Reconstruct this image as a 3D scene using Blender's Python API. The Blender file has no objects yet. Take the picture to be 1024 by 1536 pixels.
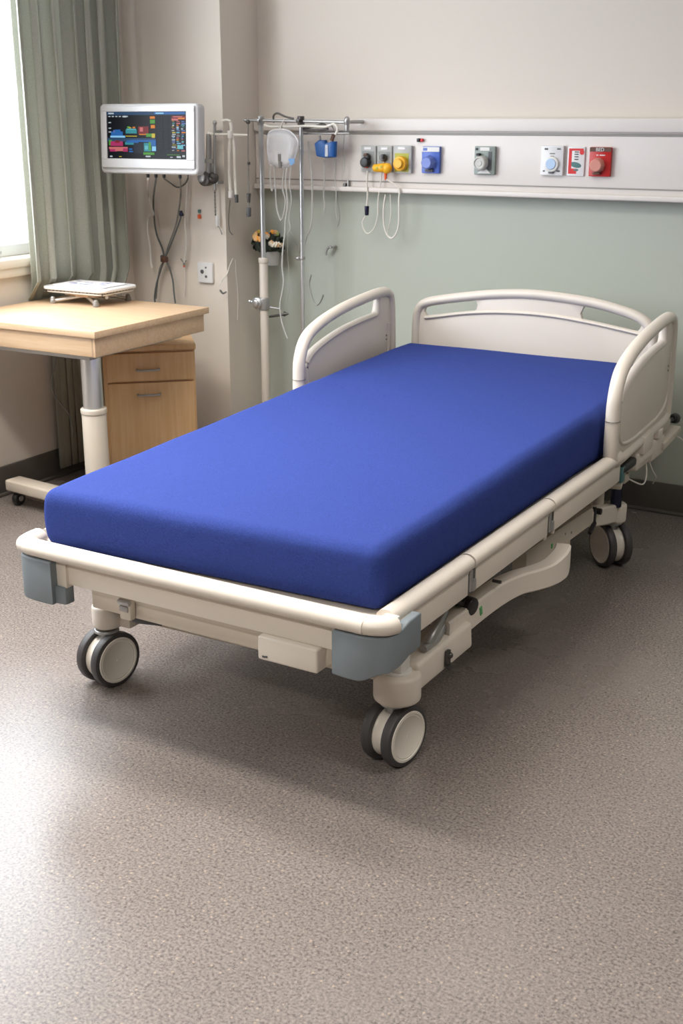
import bpy, bmesh, math, random
from mathutils import Vector, Matrix
S = bpy.context.scene
COL = S.collection
random.seed(7)
PI = math.pi

# ------------------------------------------------------------------ materials
def srgb(r, g, b):
    f = lambda c: c/255/12.92 if c/255 <= .04045 else ((c/255+.055)/1.055)**2.4
    return (f(r), f(g), f(b), 1)

def mat(name, col, rough=.5, metal=0., spec=.5, noise=0., nscale=30., bump=0., bscale=200., coat=0., trans=0., emit=None, estr=0., sheen=0., alpha=1.):
    m = bpy.data.materials.new(name); m.use_nodes = True
    nt = m.node_tree; b = nt.nodes['Principled BSDF']
    b.inputs['Base Color'].default_value = col
    b.inputs['Roughness'].default_value = rough
    b.inputs['Metallic'].default_value = metal
    b.inputs['Specular IOR Level'].default_value = spec
    b.inputs['Coat Weight'].default_value = coat
    b.inputs['Transmission Weight'].default_value = trans
    b.inputs['Sheen Weight'].default_value = sheen
    b.inputs['Alpha'].default_value = alpha
    if emit:
        b.inputs['Emission Color'].default_value = emit
        b.inputs['Emission Strength'].default_value = estr
    tc = nt.nodes.new('ShaderNodeTexCoord')
    if noise > 0:
        n = nt.nodes.new('ShaderNodeTexNoise'); n.inputs['Scale'].default_value = nscale; n.inputs['Detail'].default_value = 4
        nt.links.new(tc.outputs['Object'], n.inputs['Vector'])
        mx = nt.nodes.new('ShaderNodeMix'); mx.data_type = 'RGBA'
        mx.inputs['A'].default_value = tuple(c*(1-noise) for c in col[:3])+(1,)
        mx.inputs['B'].default_value = tuple(min(1, c*(1+noise)) for c in col[:3])+(1,)
        nt.links.new(n.outputs['Fac'], mx.inputs['Factor'])
        nt.links.new(mx.outputs['Result'], b.inputs['Base Color'])
    if bump > 0:
        n = nt.nodes.new('ShaderNodeTexNoise'); n.inputs['Scale'].default_value = bscale; n.inputs['Detail'].default_value = 3
        nt.links.new(tc.outputs['Object'], n.inputs['Vector'])
        bp = nt.nodes.new('ShaderNodeBump'); bp.inputs['Strength'].default_value = bump; bp.inputs['Distance'].default_value = .002
        nt.links.new(n.outputs['Fac'], bp.inputs['Height'])
        nt.links.new(bp.outputs['Normal'], b.inputs['Normal'])
    return m

M = {}
M['cream'] = mat('cream_plastic', srgb(214, 205, 194), .38, noise=.02, nscale=8)
M['cream_metal'] = mat('cream_painted_metal', srgb(224, 215, 203), .42, noise=.03, nscale=12)
M['beige_metal'] = mat('beige_painted_metal', srgb(200, 190, 176), .45, noise=.05, nscale=15)
M['bumper'] = mat('slate_grey_rubber', srgb(119, 128, 134), .55, bump=.15, bscale=900)
M['tyre'] = mat('dark_grey_rubber', srgb(66, 63, 64), .5)
M['hub'] = mat('warm_white_hub', srgb(226, 219, 208), .35)
M['chrome'] = mat('chrome', srgb(214, 215, 217), .3, metal=.9)
M['steel'] = mat('brushed_steel', srgb(172, 171, 170), .38, metal=.7)
M['darksteel'] = mat('dark_steel', srgb(95, 92, 90), .4, metal=.8)
M['black'] = mat('black_plastic', srgb(28, 27, 28), .4)
M['navy'] = mat('dark_blue_shaft', srgb(34, 36, 62), .25, metal=.4)
M['green'] = mat('green_sticker', srgb(88, 168, 104), .5, noise=.3, nscale=180)
M['dgrey'] = mat('dark_grey_plastic', srgb(80, 80, 82), .5)
M['white'] = mat('white_plastic', srgb(222, 221, 221), .35)
M['monitor'] = mat('monitor_white_plastic', srgb(186, 186, 188), .35)
M['offwhite'] = mat('offwhite_plastic', srgb(222, 220, 216), .4)
M['paper'] = mat('white_paper', srgb(240, 238, 240), .7, noise=.03, nscale=40)
M['ink'] = mat('pale_blue_ink', srgb(168, 172, 200), .7)
M['tan'] = mat('tan_card', srgb(205, 185, 165), .7)
M['wall'] = mat('warm_white_paint', srgb(220, 211, 200), .75, noise=.015, nscale=2, bump=.06, bscale=160)
M['wallg'] = mat('sage_green_paint', srgb(175, 180, 170), .7, noise=.015, nscale=2, bump=.06, bscale=160)
M['wallfar'] = mat('grey_green_paint', srgb(140, 145, 134), .75)
M['ceil'] = mat('ceiling_paint', srgb(232, 230, 226), .8)
M['skirt'] = mat('dark_grey_vinyl_skirting', srgb(88, 84, 80), .5)
M['panelw'] = mat('headwall_white_laminate', srgb(214, 207, 201), .4, noise=.01, nscale=3)
M['groove'] = mat('grey_groove', srgb(140, 136, 130), .5)
M['wframe'] = mat('grey_white_window_frame', srgb(205, 207, 207), .4)
M['sill'] = mat('cream_sill', srgb(226, 217, 204), .45)
M['tube'] = mat('clear_tubing', srgb(226, 226, 222), .15, trans=.35, spec=.6)
M['whitehose'] = mat('white_hose', srgb(222, 217, 208), .4)
M['cable'] = mat('grey_cable', srgb(128, 126, 122), .5)
M['cablew'] = mat('white_cable', srgb(222, 217, 210), .45)
M['cabled'] = mat('dark_grey_cable', srgb(92, 95, 94), .5)
M['bagfilm'] = mat('clear_bag_film', srgb(238, 240, 246), .2, spec=.6, alpha=.45)
M['bagrim'] = mat('bag_seam', srgb(240, 241, 245), .3, alpha=.85)
M['bluebag'] = mat('blue_label', srgb(120, 165, 215), .4)
M['blue'] = mat('blue_pouch', srgb(28, 88, 158), .4, noise=.15, nscale=60)
M['brown'] = mat('brown_clip', srgb(92, 60, 45), .5)
M['plate'] = mat('grey_outlet_plate', srgb(176, 177, 174), .4)
M['platedk'] = mat('grey_outlet_recess', srgb(140, 142, 138), .45)
M['plateg'] = mat('grey_green_plate', srgb(140, 150, 145), .45)
M['yellow'] = mat('yellow_knob', srgb(240, 178, 30), .4)
M['ygreen'] = mat('yellow_green_panel', srgb(175, 175, 60), .5)
M['blueplate'] = mat('blue_outlet_plate', srgb(74, 104, 190), .4)
M['blueknob'] = mat('periwinkle_knob', srgb(104, 124, 196), .35)
M['greyknob'] = mat('light_grey_knob', srgb(196, 195, 190), .35)
M['paleblue'] = mat('pale_blue_disc', srgb(180, 204, 232), .35)
M['red'] = mat('red_plate', srgb(186, 32, 30), .4)
M['redcard'] = mat('red_print', srgb(212, 44, 46), .5)
M['teal'] = mat('teal_print', srgb(78, 118, 118), .5)
M['pink'] = mat('salmon_knob', srgb(206, 138, 124), .4)
M['orange'] = mat('orange_tip', srgb(226, 92, 40), .5)
M['petal'] = mat('peach_petals', srgb(226, 180, 130), .7)
M['petalw'] = mat('cream_petals', srgb(232, 224, 206), .7)
M['petalo'] = mat('orange_petals', srgb(236, 160, 60), .7)
M['petaly'] = mat('yellow_petals', srgb(226, 200, 90), .7)
M['petalg'] = mat('pale_green_buds', srgb(170, 186, 110), .7)
M['leaf'] = mat('dark_leaves', srgb(38, 46, 36), .7)
M['pot'] = mat('pale_grey_pot', srgb(196, 194, 190), .5)

def wood(name, c1, c2, axis='X', sc=6.):
    m = bpy.data.materials.new(name); m.use_nodes = True; nt = m.node_tree; b = nt.nodes['Principled BSDF']
    tc = nt.nodes.new('ShaderNodeTexCoord'); mp = nt.nodes.new('ShaderNodeMapping')
    mp.inputs['Scale'].default_value = {'X': (.7, 14, 14), 'Z': (12, 12, .6)}[axis]
    nt.links.new(tc.outputs['Object'], mp.inputs['Vector'])
    n = nt.nodes.new('ShaderNodeTexNoise'); n.inputs['Scale'].default_value = sc; n.inputs['Detail'].default_value = 6; n.inputs['Distortion'].default_value = .8
    nt.links.new(mp.outputs['Vector'], n.inputs['Vector'])
    r = nt.nodes.new('ShaderNodeValToRGB'); r.color_ramp.elements[0].color = c1; r.color_ramp.elements[1].color = c2
    r.color_ramp.elements[0].position = .35; r.color_ramp.elements[1].position = .65
    nt.links.new(n.outputs['Fac'], r.inputs['Fac']); nt.links.new(r.outputs['Color'], b.inputs['Base Color'])
    b.inputs['Roughness'].default_value = .42
    return m
M['maple'] = wood('maple_laminate', srgb(198, 166, 132), srgb(209, 180, 148), 'X')
M['oak'] = wood('oak_veneer', srgb(208, 168, 120), srgb(218, 180, 134), 'Z')

def fabric(name, col, weave=650., rough=.9, sheen=.3, str_=.35, wr=.25):
    m = bpy.data.materials.new(name); m.use_nodes = True; nt = m.node_tree; b = nt.nodes['Principled BSDF']
    b.inputs['Roughness'].default_value = rough; b.inputs['Sheen Weight'].default_value = sheen; b.inputs['Sheen Roughness'].default_value = .5
    b.inputs['Specular IOR Level'].default_value = .06
    tc = nt.nodes.new('ShaderNodeTexCoord')
    n = nt.nodes.new('ShaderNodeTexNoise'); n.inputs['Scale'].default_value = weave; n.inputs['Detail'].default_value = 2
    n2 = nt.nodes.new('ShaderNodeTexNoise'); n2.inputs['Scale'].default_value = 9; n2.inputs['Detail'].default_value = 3; n2.inputs['Distortion'].default_value = 1.2
    for q in (n, n2): nt.links.new(tc.outputs['Object'], q.inputs['Vector'])
    mx = nt.nodes.new('ShaderNodeMix'); mx.data_type = 'RGBA'
    mx.inputs['A'].default_value = tuple(c*.66 for c in col[:3])+(1,); mx.inputs['B'].default_value = tuple(c*1.34 for c in col[:3])+(1,)
    nt.links.new(n.outputs['Fac'], mx.inputs['Factor']); nt.links.new(mx.outputs['Result'], b.inputs['Base Color'])
    b1 = nt.nodes.new('ShaderNodeBump'); b1.inputs['Strength'].default_value = str_; b1.inputs['Distance'].default_value = .001
    b2 = nt.nodes.new('ShaderNodeBump'); b2.inputs['Strength'].default_value = wr; b2.inputs['Distance'].default_value = .008
    nt.links.new(n.outputs['Fac'], b1.inputs['Height']); nt.links.new(n2.outputs['Fac'], b2.inputs['Height'])
    nt.links.new(b2.outputs['Normal'], b1.inputs['Normal']); nt.links.new(b1.outputs['Normal'], b.inputs['Normal'])
    return m
M['mattress'] = fabric('royal_blue_cover', srgb(51, 66, 131), weave=300, sheen=0, str_=.6, wr=.32)
M['curtain'] = fabric('sage_curtain_cloth', srgb(184, 186, 175), weave=300, sheen=.1, wr=.1)
nt = M['curtain'].node_tree; _mx = nt.nodes.new('ShaderNodeMixShader'); _mx.inputs[0].default_value = .3; _tl = nt.nodes.new('ShaderNodeBsdfTranslucent'); _tl.inputs['Color'].default_value = srgb(184, 186, 175)
nt.links.new(nt.nodes['Principled BSDF'].outputs[0], _mx.inputs[1]); nt.links.new(_tl.outputs[0], _mx.inputs[2]); nt.links.new(_mx.outputs[0], nt.nodes['Material Output'].inputs['Surface'])

def floor_mat():
    m = bpy.data.materials.new('speckled_sheet_vinyl'); m.use_nodes = True; nt = m.node_tree; b = nt.nodes['Principled BSDF']
    L = nt.links.new; N = nt.nodes.new
    tc = N('ShaderNodeTexCoord')
    n1 = N('ShaderNodeTexNoise'); n1.inputs['Scale'].default_value = 165; n1.inputs['Detail'].default_value = 3; n1.inputs['Roughness'].default_value = .6
    n2 = N('ShaderNodeTexNoise'); n2.inputs['Scale'].default_value = 105; n2.inputs['Detail'].default_value = 4; n2.inputs['Roughness'].default_value = .7
    n3 = N('ShaderNodeTexNoise'); n3.inputs['Scale'].default_value = 2.2; n3.inputs['Detail'].default_value = 5
    v = N('ShaderNodeTexVoronoi'); v.inputs['Scale'].default_value = 120; v.inputs['Randomness'].default_value = 1
    for q in (n1, n2, n3, v): L(tc.outputs['Object'], q.inputs['Vector'])
    r1 = N('ShaderNodeValToRGB'); e = r1.color_ramp.elements
    e[0].position = .30; e[0].color = srgb(*FLOOR_D); e[1].position = .68; e[1].color = srgb(*FLOOR_L)
    mid = e.new(.46); mid.color = srgb(*FLOOR_M)
    L(n1.outputs['Fac'], r1.inputs['Fac'])
    # dark chips from one noise, pale chips from the voronoi cells
    cr = N('ShaderNodeValToRGB'); cr.color_ramp.elements[0].position = .36; cr.color_ramp.elements[1].position = .42
    cr.color_ramp.elements[0].color = (1, 1, 1, 1); cr.color_ramp.elements[1].color = (0, 0, 0, 1)
    L(n2.outputs['Fac'], cr.inputs['Fac'])
    mx = N('ShaderNodeMix'); mx.data_type = 'RGBA'; mx.inputs['B'].default_value = srgb(78, 72, 68)
    ml = N('ShaderNodeMath'); ml.operation = 'MULTIPLY'; ml.inputs[1].default_value = .75
    L(cr.outputs['Color'], ml.inputs[0]); L(ml.outputs[0], mx.inputs['Factor']); L(r1.outputs['Color'], mx.inputs['A'])
    sx = N('ShaderNodeSeparateColor'); L(v.outputs['Color'], sx.inputs['Color'])
    gt = N('ShaderNodeMath'); gt.operation = 'GREATER_THAN'; gt.inputs[1].default_value = .93; L(sx.outputs['Red'], gt.inputs[0])
    lt = N('ShaderNodeMath'); lt.operation = 'LESS_THAN'; lt.inputs[1].default_value = .32; L(v.outputs['Distance'], lt.inputs[0])
    mm = N('ShaderNodeMath'); mm.operation = 'MULTIPLY'; L(gt.outputs[0], mm.inputs[0]); L(lt.outputs[0], mm.inputs[1])
    m2 = N('ShaderNodeMath'); m2.operation = 'MULTIPLY'; m2.inputs[1].default_value = .6; L(mm.outputs[0], m2.inputs[0])
    mx2 = N('ShaderNodeMix'); mx2.data_type = 'RGBA'; mx2.inputs['B'].default_value = srgb(176, 158, 140)
    L(m2.outputs[0], mx2.inputs['Factor']); L(mx.outputs['Result'], mx2.inputs['A'])
    # worn patches
    hs = N('ShaderNodeMix'); hs.data_type = 'RGBA'; hs.blend_type = 'MULTIPLY'; hs.inputs['Factor'].default_value = .35
    rr = N('ShaderNodeValToRGB'); rr.color_ramp.elements[0].position = .3; rr.color_ramp.elements[1].position = .7
    rr.color_ramp.elements[0].color = (.62, .6, .58, 1); rr.color_ramp.elements[1].color = (1, 1, 1, 1)
    L(n3.outputs['Fac'], rr.inputs['Fac']); L(mx2.outputs['Result'], hs.inputs['A']); L(rr.outputs['Color'], hs.inputs['B'])
    L(hs.outputs['Result'], b.inputs['Base Color'])
    mr = N('ShaderNodeMapRange'); mr.inputs['To Min'].default_value = .2; mr.inputs['To Max'].default_value = .33
    L(n3.outputs['Fac'], mr.inputs['Value']); L(mr.outputs['Result'], b.inputs['Roughness'])
    bp = N('ShaderNodeBump'); bp.inputs['Strength'].default_value = .12; bp.inputs['Distance'].default_value = .0015
    L(n2.outputs['Fac'], bp.inputs['Height']); L(bp.outputs['Normal'], b.inputs['Normal'])
    return m
FLOOR_D, FLOOR_M, FLOOR_L = (88, 82, 80), (121, 113, 109), (147, 137, 131)
M['floor'] = floor_mat()

# ------------------------------------------------------------------ mesh builder
WL = {}          # world location of every empty
def rotm(rx=0, ry=0, rz=0):
    return Matrix.Rotation(rz, 4, 'Z') @ Matrix.Rotation(ry, 4, 'Y') @ Matrix.Rotation(rx, 4, 'X')

def catmull(pts, n=6, closed=False):
    P = [Vector(p) for p in pts]; N = len(P); out = []
    rng = range(N) if closed else range(N-1)
    for i in rng:
        if closed: a, b, c, d = P[(i-1) % N], P[i], P[(i+1) % N], P[(i+2) % N]
        else: a, b, c, d = P[max(i-1, 0)], P[i], P[i+1], P[min(i+2, N-1)]
        for k in range(n):
            t = k/n
            out.append(.5*((2*b)+(c-a)*t+(2*a-5*b+4*c-d)*t*t+(3*b-a-3*c+d)*t**3))
    if not closed: out.append(P[-1].copy())
    return out

class MB:
    def __init__(s): s.bm = bmesh.new()
    def _merge(s, t, mtx=None, mi=0):
        if mtx is not None: bmesh.ops.transform(t, matrix=mtx, verts=t.verts)
        vm = {v: s.bm.verts.new(v.co) for v in t.verts}
        for f in t.faces:
            try: nf = s.bm.faces.new([vm[v] for v in f.verts])
            except ValueError: continue
            nf.material_index = mi
        t.free(); return s
    def box(s, c, d, rot=(0, 0, 0), bev=.002, seg=2, mi=0):
        t = bmesh.new(); bmesh.ops.create_cube(t, size=1)
        bmesh.ops.scale(t, vec=Vector(d), verts=t.verts)
        if bev > 0: bmesh.ops.bevel(t, geom=t.edges[:], offset=min(bev, min(d)*.49), segments=seg, profile=.5, affect='EDGES', clamp_overlap=True)
        return s._merge(t, Matrix.Translation(Vector(c)) @ rotm(*rot), mi)
    def span(s, a, b, bev=.002, seg=2, mi=0):          # box between two opposite corners
        a, b = Vector(a), Vector(b)
        return s.box((a+b)/2, [abs(x) for x in (b-a)], bev=bev, seg=seg, mi=mi)
    def bar(s, p0, p1, w, h, bev=.003, seg=2, mi=0, up=(0, 0, 1)):     # rectangular bar from p0 to p1
        p0, p1 = Vector(p0), Vector(p1); d = p1-p0; L = d.length; y = d.normalized(); x = y.cross(Vector(up)).normalized(); z = x.cross(y)
        t = bmesh.new(); bmesh.ops.create_cube(t, size=1); bmesh.ops.scale(t, vec=Vector((w, L, h)), verts=t.verts)
        if bev > 0: bmesh.ops.bevel(t, geom=t.edges[:], offset=min(bev, min(w, h)*.49), segments=seg, profile=.5, affect='EDGES', clamp_overlap=True)
        m = Matrix(((x.x, y.x, z.x, 0), (x.y, y.y, z.y, 0), (x.z, y.z, z.z, 0), (0, 0, 0, 1)))
        return s._merge(t, Matrix.Translation((p0+p1)/2) @ m, mi)
    def cyl(s, p0, p1, r, r2=None, seg=28, bev=0., mi=0):
        p0, p1 = Vector(p0), Vector(p1); d = p1-p0
        t = bmesh.new(); bmesh.ops.create_cone(t, cap_ends=True, segments=seg, radius1=r, radius2=r if r2 is None else r2, depth=d.length)
        if bev > 0:
            ed = [e for e in t.edges if any(len(f.verts) > 4 for f in e.link_faces)]
            bmesh.ops.bevel(t, geom=ed, offset=bev, segments=3, profile=.5, affect='EDGES', clamp_overlap=True)
        q = d.to_track_quat('Z', 'Y').to_matrix().to_4x4()
        return s._merge(t, Matrix.Translation((p0+p1)/2) @ q, mi)
    def sph(s, c, r, sc=(1, 1, 1), u=20, v=12, rot=(0, 0, 0), mi=0):
        t = bmesh.new(); bmesh.ops.create_uvsphere(t, u_segments=u, v_segments=v, radius=r); bmesh.ops.scale(t, vec=Vector(sc), verts=t.verts)
        return s._merge(t, Matrix.Translation(Vector(c)) @ rotm(*rot), mi)
    def tube(s, pts, r, seg=10, n=6, closed=False, smooth=True, mi=0, sec=None, up=None):
        P = catmull(pts, n, closed) if smooth else [Vector(p) for p in pts]
        N = len(P); t = bmesh.new(); rings = []
        prevx = None
        for i, p in enumerate(P):
            if closed: tg = (P[(i+1) % N]-P[i-1]).normalized()
            else: tg = (P[min(i+1, N-1)]-P[max(i-1, 0)]).normalized()
            if up is not None: x = Vector(up) - tg*tg.dot(Vector(up))
            elif prevx is None:
                a = Vector((0, 0, 1)) if abs(tg.z) < .9 else Vector((1, 0, 0)); x = a - tg*tg.dot(a)
            else: x = prevx - tg*tg.dot(prevx)
            x.normalize(); prevx = x; y = tg.cross(x)
            ra, rb = sec if sec else (r, r)
            rings.append([t.verts.new(p + x*ra*math.cos(2*PI*k/seg) + y*rb*math.sin(2*PI*k/seg)) for k in range(seg)])
        for i in range(N if closed else N-1):
            a, b = rings[i], rings[(i+1) % N]
            for k in range(seg): t.faces.new((a[k], a[(k+1) % seg], b[(k+1) % seg], b[k]))
        if not closed:
            t.faces.new(rings[0][::-1]); t.faces.new(rings[-1])
        bmesh.ops.recalc_face_normals(t, faces=t.faces[:])
        return s._merge(t, None, mi)
    def prism(s, poly, h, mtx=Matrix(), bev=.002, seg=2, mi=0):     # 2-D outline in local xy, thickness along local z (centred)
        t = bmesh.new(); vs = [t.verts.new((p[0], p[1], -h/2)) for p in poly]
        f = t.faces.new(vs); r = bmesh.ops.extrude_face_region(t, geom=[f])
        bmesh.ops.translate(t, vec=(0, 0, h), verts=[e for e in r['geom'] if isinstance(e, bmesh.types.BMVert)])
        bmesh.ops.recalc_face_normals(t, faces=t.faces[:])
        if bev > 0:
            cap = [e for e in t.edges if any(len(g.verts) == len(poly) for g in e.link_faces)] if len(poly) > 4 else t.edges[:]
            bmesh.ops.bevel(t, geom=cap, offset=bev, segments=seg, profile=.5, affect='EDGES', clamp_overlap=True)
        big = [g for g in t.faces if len(g.verts) > 4]
        bmesh.ops.triangulate(t, faces=big)
        return s._merge(t, mtx, mi)
    def lathe(s, prof, mtx=Matrix(), seg=36, mi=0):     # (r, z) profile around local z
        t = bmesh.new(); rings = []
        for r, z in prof:
            rings.append([t.verts.new((r*math.cos(2*PI*k/seg), r*math.sin(2*PI*k/seg), z)) for k in range(seg)] if r > 1e-6 else [t.verts.new((0, 0, z))])
        for a, b in zip(rings, rings[1:]):
            for k in range(seg):
                k2 = (k+1) % seg
                if len(a) == 1 and len(b) == 1: continue
                if len(a) == 1: t.faces.new((a[0], b[k], b[k2]))
                elif len(b) == 1: t.faces.new((a[k], a[k2], b[0]))
                else: t.faces.new((a[k], a[k2], b[k2], b[k]))
        bmesh.ops.recalc_face_normals(t, faces=t.faces[:])
        return s._merge(t, mtx, mi)
    def quad(s, a, b, c, d, mi=0):
        f = s.bm.faces.new([s.bm.verts.new(Vector(p)) for p in (a, b, c, d)]); f.material_index = mi; return s
    def build(s, name, mats, parent=None, flat=False, label=None):
        me = bpy.data.meshes.new(name); off = WL.get(parent.name, Vector()) if parent else Vector()
        if not parent: off = Vector()
        bmesh.ops.translate(s.bm, vec=-off, verts=s.bm.verts)
        s.bm.to_mesh(me); s.bm.free()
        for k in (mats if isinstance(mats, (list, tuple)) else [mats]): me.materials.append(M[k])
        if not flat:
            me.polygons.foreach_set('use_smooth', [True]*len(me.polygons)); me.set_sharp_from_angle(angle=math.radians(38))
        o = bpy.data.objects.new(name, me); COL.objects.link(o)
        if parent: o.parent = parent
        WL[o.name] = off
        if label: o['label'] = label
        return o

def tag(o, label, cat, group=None):
    o['label'] = label; o['category'] = cat
    if group: o['group'] = group
    return o
def thing(name, loc, label, cat, group=None):
    o = bpy.data.objects.new(name, None); o.empty_display_size = .05; COL.objects.link(o); o.location = loc; WL[o.name] = Vector(loc)
    return tag(o, label, cat, group)
def struct(o): o['kind'] = 'structure'; return o
def plane_yz(x): return Matrix(((0, 0, 1, x), (1, 0, 0, 0), (0, 1, 0, 0), (0, 0, 0, 1)))     # local x->y, y->z, z->x
def plane_xz(y): return Matrix(((1, 0, 0, 0), (0, 0, -1, y), (0, 1, 0, 0), (0, 0, 0, 1)))    # local x->x, y->z, z->-y
def roundrect(w, h, r, n=5, cx=0, cy=0):
    out = []
    for sx, sy, a0 in ((1, 1, 0), (-1, 1, 90), (-1, -1, 180), (1, -1, 270)):
        for k in range(n+1):
            a = math.radians(a0+90*k/n); out.append((cx+sx*(w/2-r)+r*math.cos(a), cy+sy*(h/2-r)+r*math.sin(a)))
    return out

# ------------------------------------------------------------------ setting
XL, XR, YB, YF, ZC, YC, XC = -3.578, 3.0, 4.47, -3.4, 2.75, 4.21, -3.069
m = MB(); m.span((XL-.2, YF-.2, -.1), (XR+.2, YB+.2, 0), bev=0); struct(m.build('floor', 'floor', flat=True))
m = MB(); m.span((XL-.2, YF-.2, ZC), (XR+.2, YB+.2, ZC+.1), bev=0); struct(m.build('ceiling', 'ceil', flat=True))
m = MB(); m.span((XL-.2, YB, 1.18), (XR+.2, YB+.15, ZC), bev=0, mi=0); m.span((XL-.2, YB, 0), (XR+.2, YB+.15, 1.18), bev=0, mi=1); struct(m.build('wall_back', ['wall', 'wallg'], flat=True))
m = MB(); m.span((XL, YC, 0), (XC, YB, ZC), bev=0); struct(m.build('wall_column', 'wall', flat=True))
m = MB(); m.span((XR, YF, 0), (XR+.15, YB, ZC), bev=0); struct(m.build('wall_right', 'wallfar', flat=True))
m = MB(); m.span((XL-.2, YF-.15, 0), (XR+.2, YF, ZC), bev=0); struct(m.build('wall_front', 'wallfar', flat=True))
WY0, WY1, WZ0, WZ1 = .9, 3.72, .93, 2.45         # window opening in the left wall
m = MB()
m.span((XL-.2, YF, 0), (XL, WY0, ZC), bev=0); m.span((XL-.2, WY1, 0), (XL, YB, ZC), bev=0)
m.span((XL-.2, WY0, 0), (XL, WY1, WZ0), bev=0); m.span((XL-.2, WY0, WZ1), (XL, WY1, ZC), bev=0)
struct(m.build('wall_left', 'wall', flat=True))
# window: frame, panes, sill
wroot = MB()
xf = XL-.09
for a, b in (((WY0, WZ0), (WY1, WZ0+.045)), ((WY0, WZ1-.06), (WY1, WZ1)), ((WY0, WZ0), (WY0+.06, WZ1)), ((WY1-.06, WZ0), (WY1, WZ1)), ((2.28, WZ0), (2.34, WZ1))):
    wroot.span((xf-.03, a[0], a[1]), (xf+.03, b[0], b[1]), bev=.004)
w = struct(wroot.build('window_1', 'wframe'))
gm = bpy.data.materials.new('window_glass'); gm.use_nodes = True; M['glass'] = gm
nt = gm.node_tree; nt.nodes.remove(nt.nodes['Principled BSDF']); mxs = nt.nodes.new('ShaderNodeMixShader'); mxs.inputs[0].default_value = .06
tr_ = nt.nodes.new('ShaderNodeBsdfTransparent'); gl_ = nt.nodes.new('ShaderNodeBsdfGlossy'); gl_.inputs['Roughness'].default_value = .02
nt.links.new(tr_.outputs[0], mxs.inputs[1]); nt.links.new(gl_.outputs[0], mxs.inputs[2]); nt.links.new(mxs.outputs[0], nt.nodes['Material Output'].inputs['Surface'])
for y0, y1 in ((WY0+.05, 2.29), (2.33, WY1-.05)):
    m = MB(); m.span((xf-.004, y0, WZ0+.035), (xf+.004, y1, WZ1-.05), bev=0); m.build('pane', 'glass', w, flat=True)
m = MB(); m.span((XL-.07, WY0-.03, WZ0-.035), (XL+.032, WY1+.03, WZ0), bev=.006); m.span((XL+.0, WY0-.03, WZ0-.07), (XL+.022, WY1+.03, WZ0-.03), bev=.004); m.build('sill', 'sill', w)
m = MB(); m.cyl((xf+.035, 3.45, WZ0+.022), (xf+.05, 3.45, WZ0+.022), .012); m.box((xf+.055, 3.43, WZ0+.022), (.012, .07, .014), bev=.004); m.build('latch', 'steel', w)
# baseboards
def skirt(name, a, b, n):
    a, b = Vector(a), Vector(b); n = Vector(n); d = (b-a)
    m = MB(); c = (a+b)/2 + n*.006
    m.box((c.x, c.y, .06), (abs(d.x)+abs(n.x)*.012, abs(d.y)+abs(n.y)*.012, .12), bev=.004)
    c2 = (a+b)/2 + n*.011
    m.box((c2.x, c2.y, .007), (abs(d.x)+abs(n.x)*.022, abs(d.y)+abs(n.y)*.022, .014), bev=.005)
    struct(m.build(name, 'skirt'))
skirt('baseboard_back', (XC, YB, 0), (XR, YB, 0), (0, -1, 0))
skirt('baseboard_left', (XL, YF, 0), (XL, YC, 0), (1, 0, 0))
skirt('baseboard_column', (XL+.02, YC, 0), (XC, YC, 0), (0, -1, 0))

# ------------------------------------------------------------------ curtain
def curtain():
    t = bmesh.new(); NU, NZ = 260, 34; rows = []
    zs = [2.70 - (2.66)*i/(NZ-1) for i in range(NZ)]
    for z in zs:
        k = min(max((.85-z)/.30, 0), 1); k = k*k*(3-2*k)
        y0 = 3.50 + (.15)*k; y1 = 4.075 - .22*k
        row = []
        q = min(max((.85-z)/.06, 0), 1); q = q*q*(3-2*q)
        for j in range(NU):
            u = j/(NU-1)
            ph = u*2*PI*6.2 + 1.3*math.sin(u*7+.6) + .3*math.sin(z*1.9+u*5)
            amp = (.030+.012*math.sin(u*13+1))*(.9+.12*math.sin(z*1.3+u*4))
            sx_ = math.sin(ph); sx_ = sx_*(1.25-.25*sx_*sx_)
            y = y0+(y1-y0)*u + .022*math.sin(2*ph+.4) + .006*math.sin(z*1.7+u*3)
            f_ = q*min(max((3.84-y)/.06, 0), 1)
            x = -3.4985 + amp*sx_ + .005*math.sin(2.7*ph+z)
            x = x*(1-f_) + f_*(-3.556 + .010*sx_)
            row.append(t.verts.new((x, y, z)))
        rows.append(row)
    for a, b in zip(rows, rows[1:]):
        for j in range(NU-1): t.faces.new((a[j], b[j], b[j+1], a[j+1]))
    m = MB(); m._merge(t)
    o = m.build('curtain', 'curtain')
    o.data.polygons.foreach_set('use_smooth', [True]*len(o.data.polygons))
    sm = o.modifiers.new('thickness', 'SOLIDIFY'); sm.thickness = .003; sm.offset = 0
    tag(o, 'sage green full length curtain gathered in deep folds beside the window', 'curtain')
curtain()

# ------------------------------------------------------------------ head wall service panel
PY0 = YB-.035
t = thing('service_panel', (-.4, YB, 1.164), 'long white horizontal headwall panel fixed to the wall above the bed', 'wall panel')
m = MB(); m.span((XC+.003, PY0, 1.185), (XR, YB, 1.435), bev=.002); m.build('backboard', 'panelw', t)
m = MB(); m.span((XC+.003, PY0-.014, 1.402), (XR, YB, 1.452), bev=.006, seg=3); m.build('top_rail', 'panelw', t)
m = MB(); m.span((XC+.003, PY0-.002, 1.389), (XR, PY0+.01, 1.398), bev=.0015); m.build('upper_groove', 'groove', t)
m = MB(); m.span((XC+.003, PY0-.003, 1.2055), (XR, PY0+.01, 1.210), bev=.001); m.build('lower_groove', 'groove', t)
m = MB(); m.span((XC+.003, PY0-.022, 1.166), (XR, YB, 1.186), bev=.005, seg=3); m.build('bottom_ledge', 'panelw', t)

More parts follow.
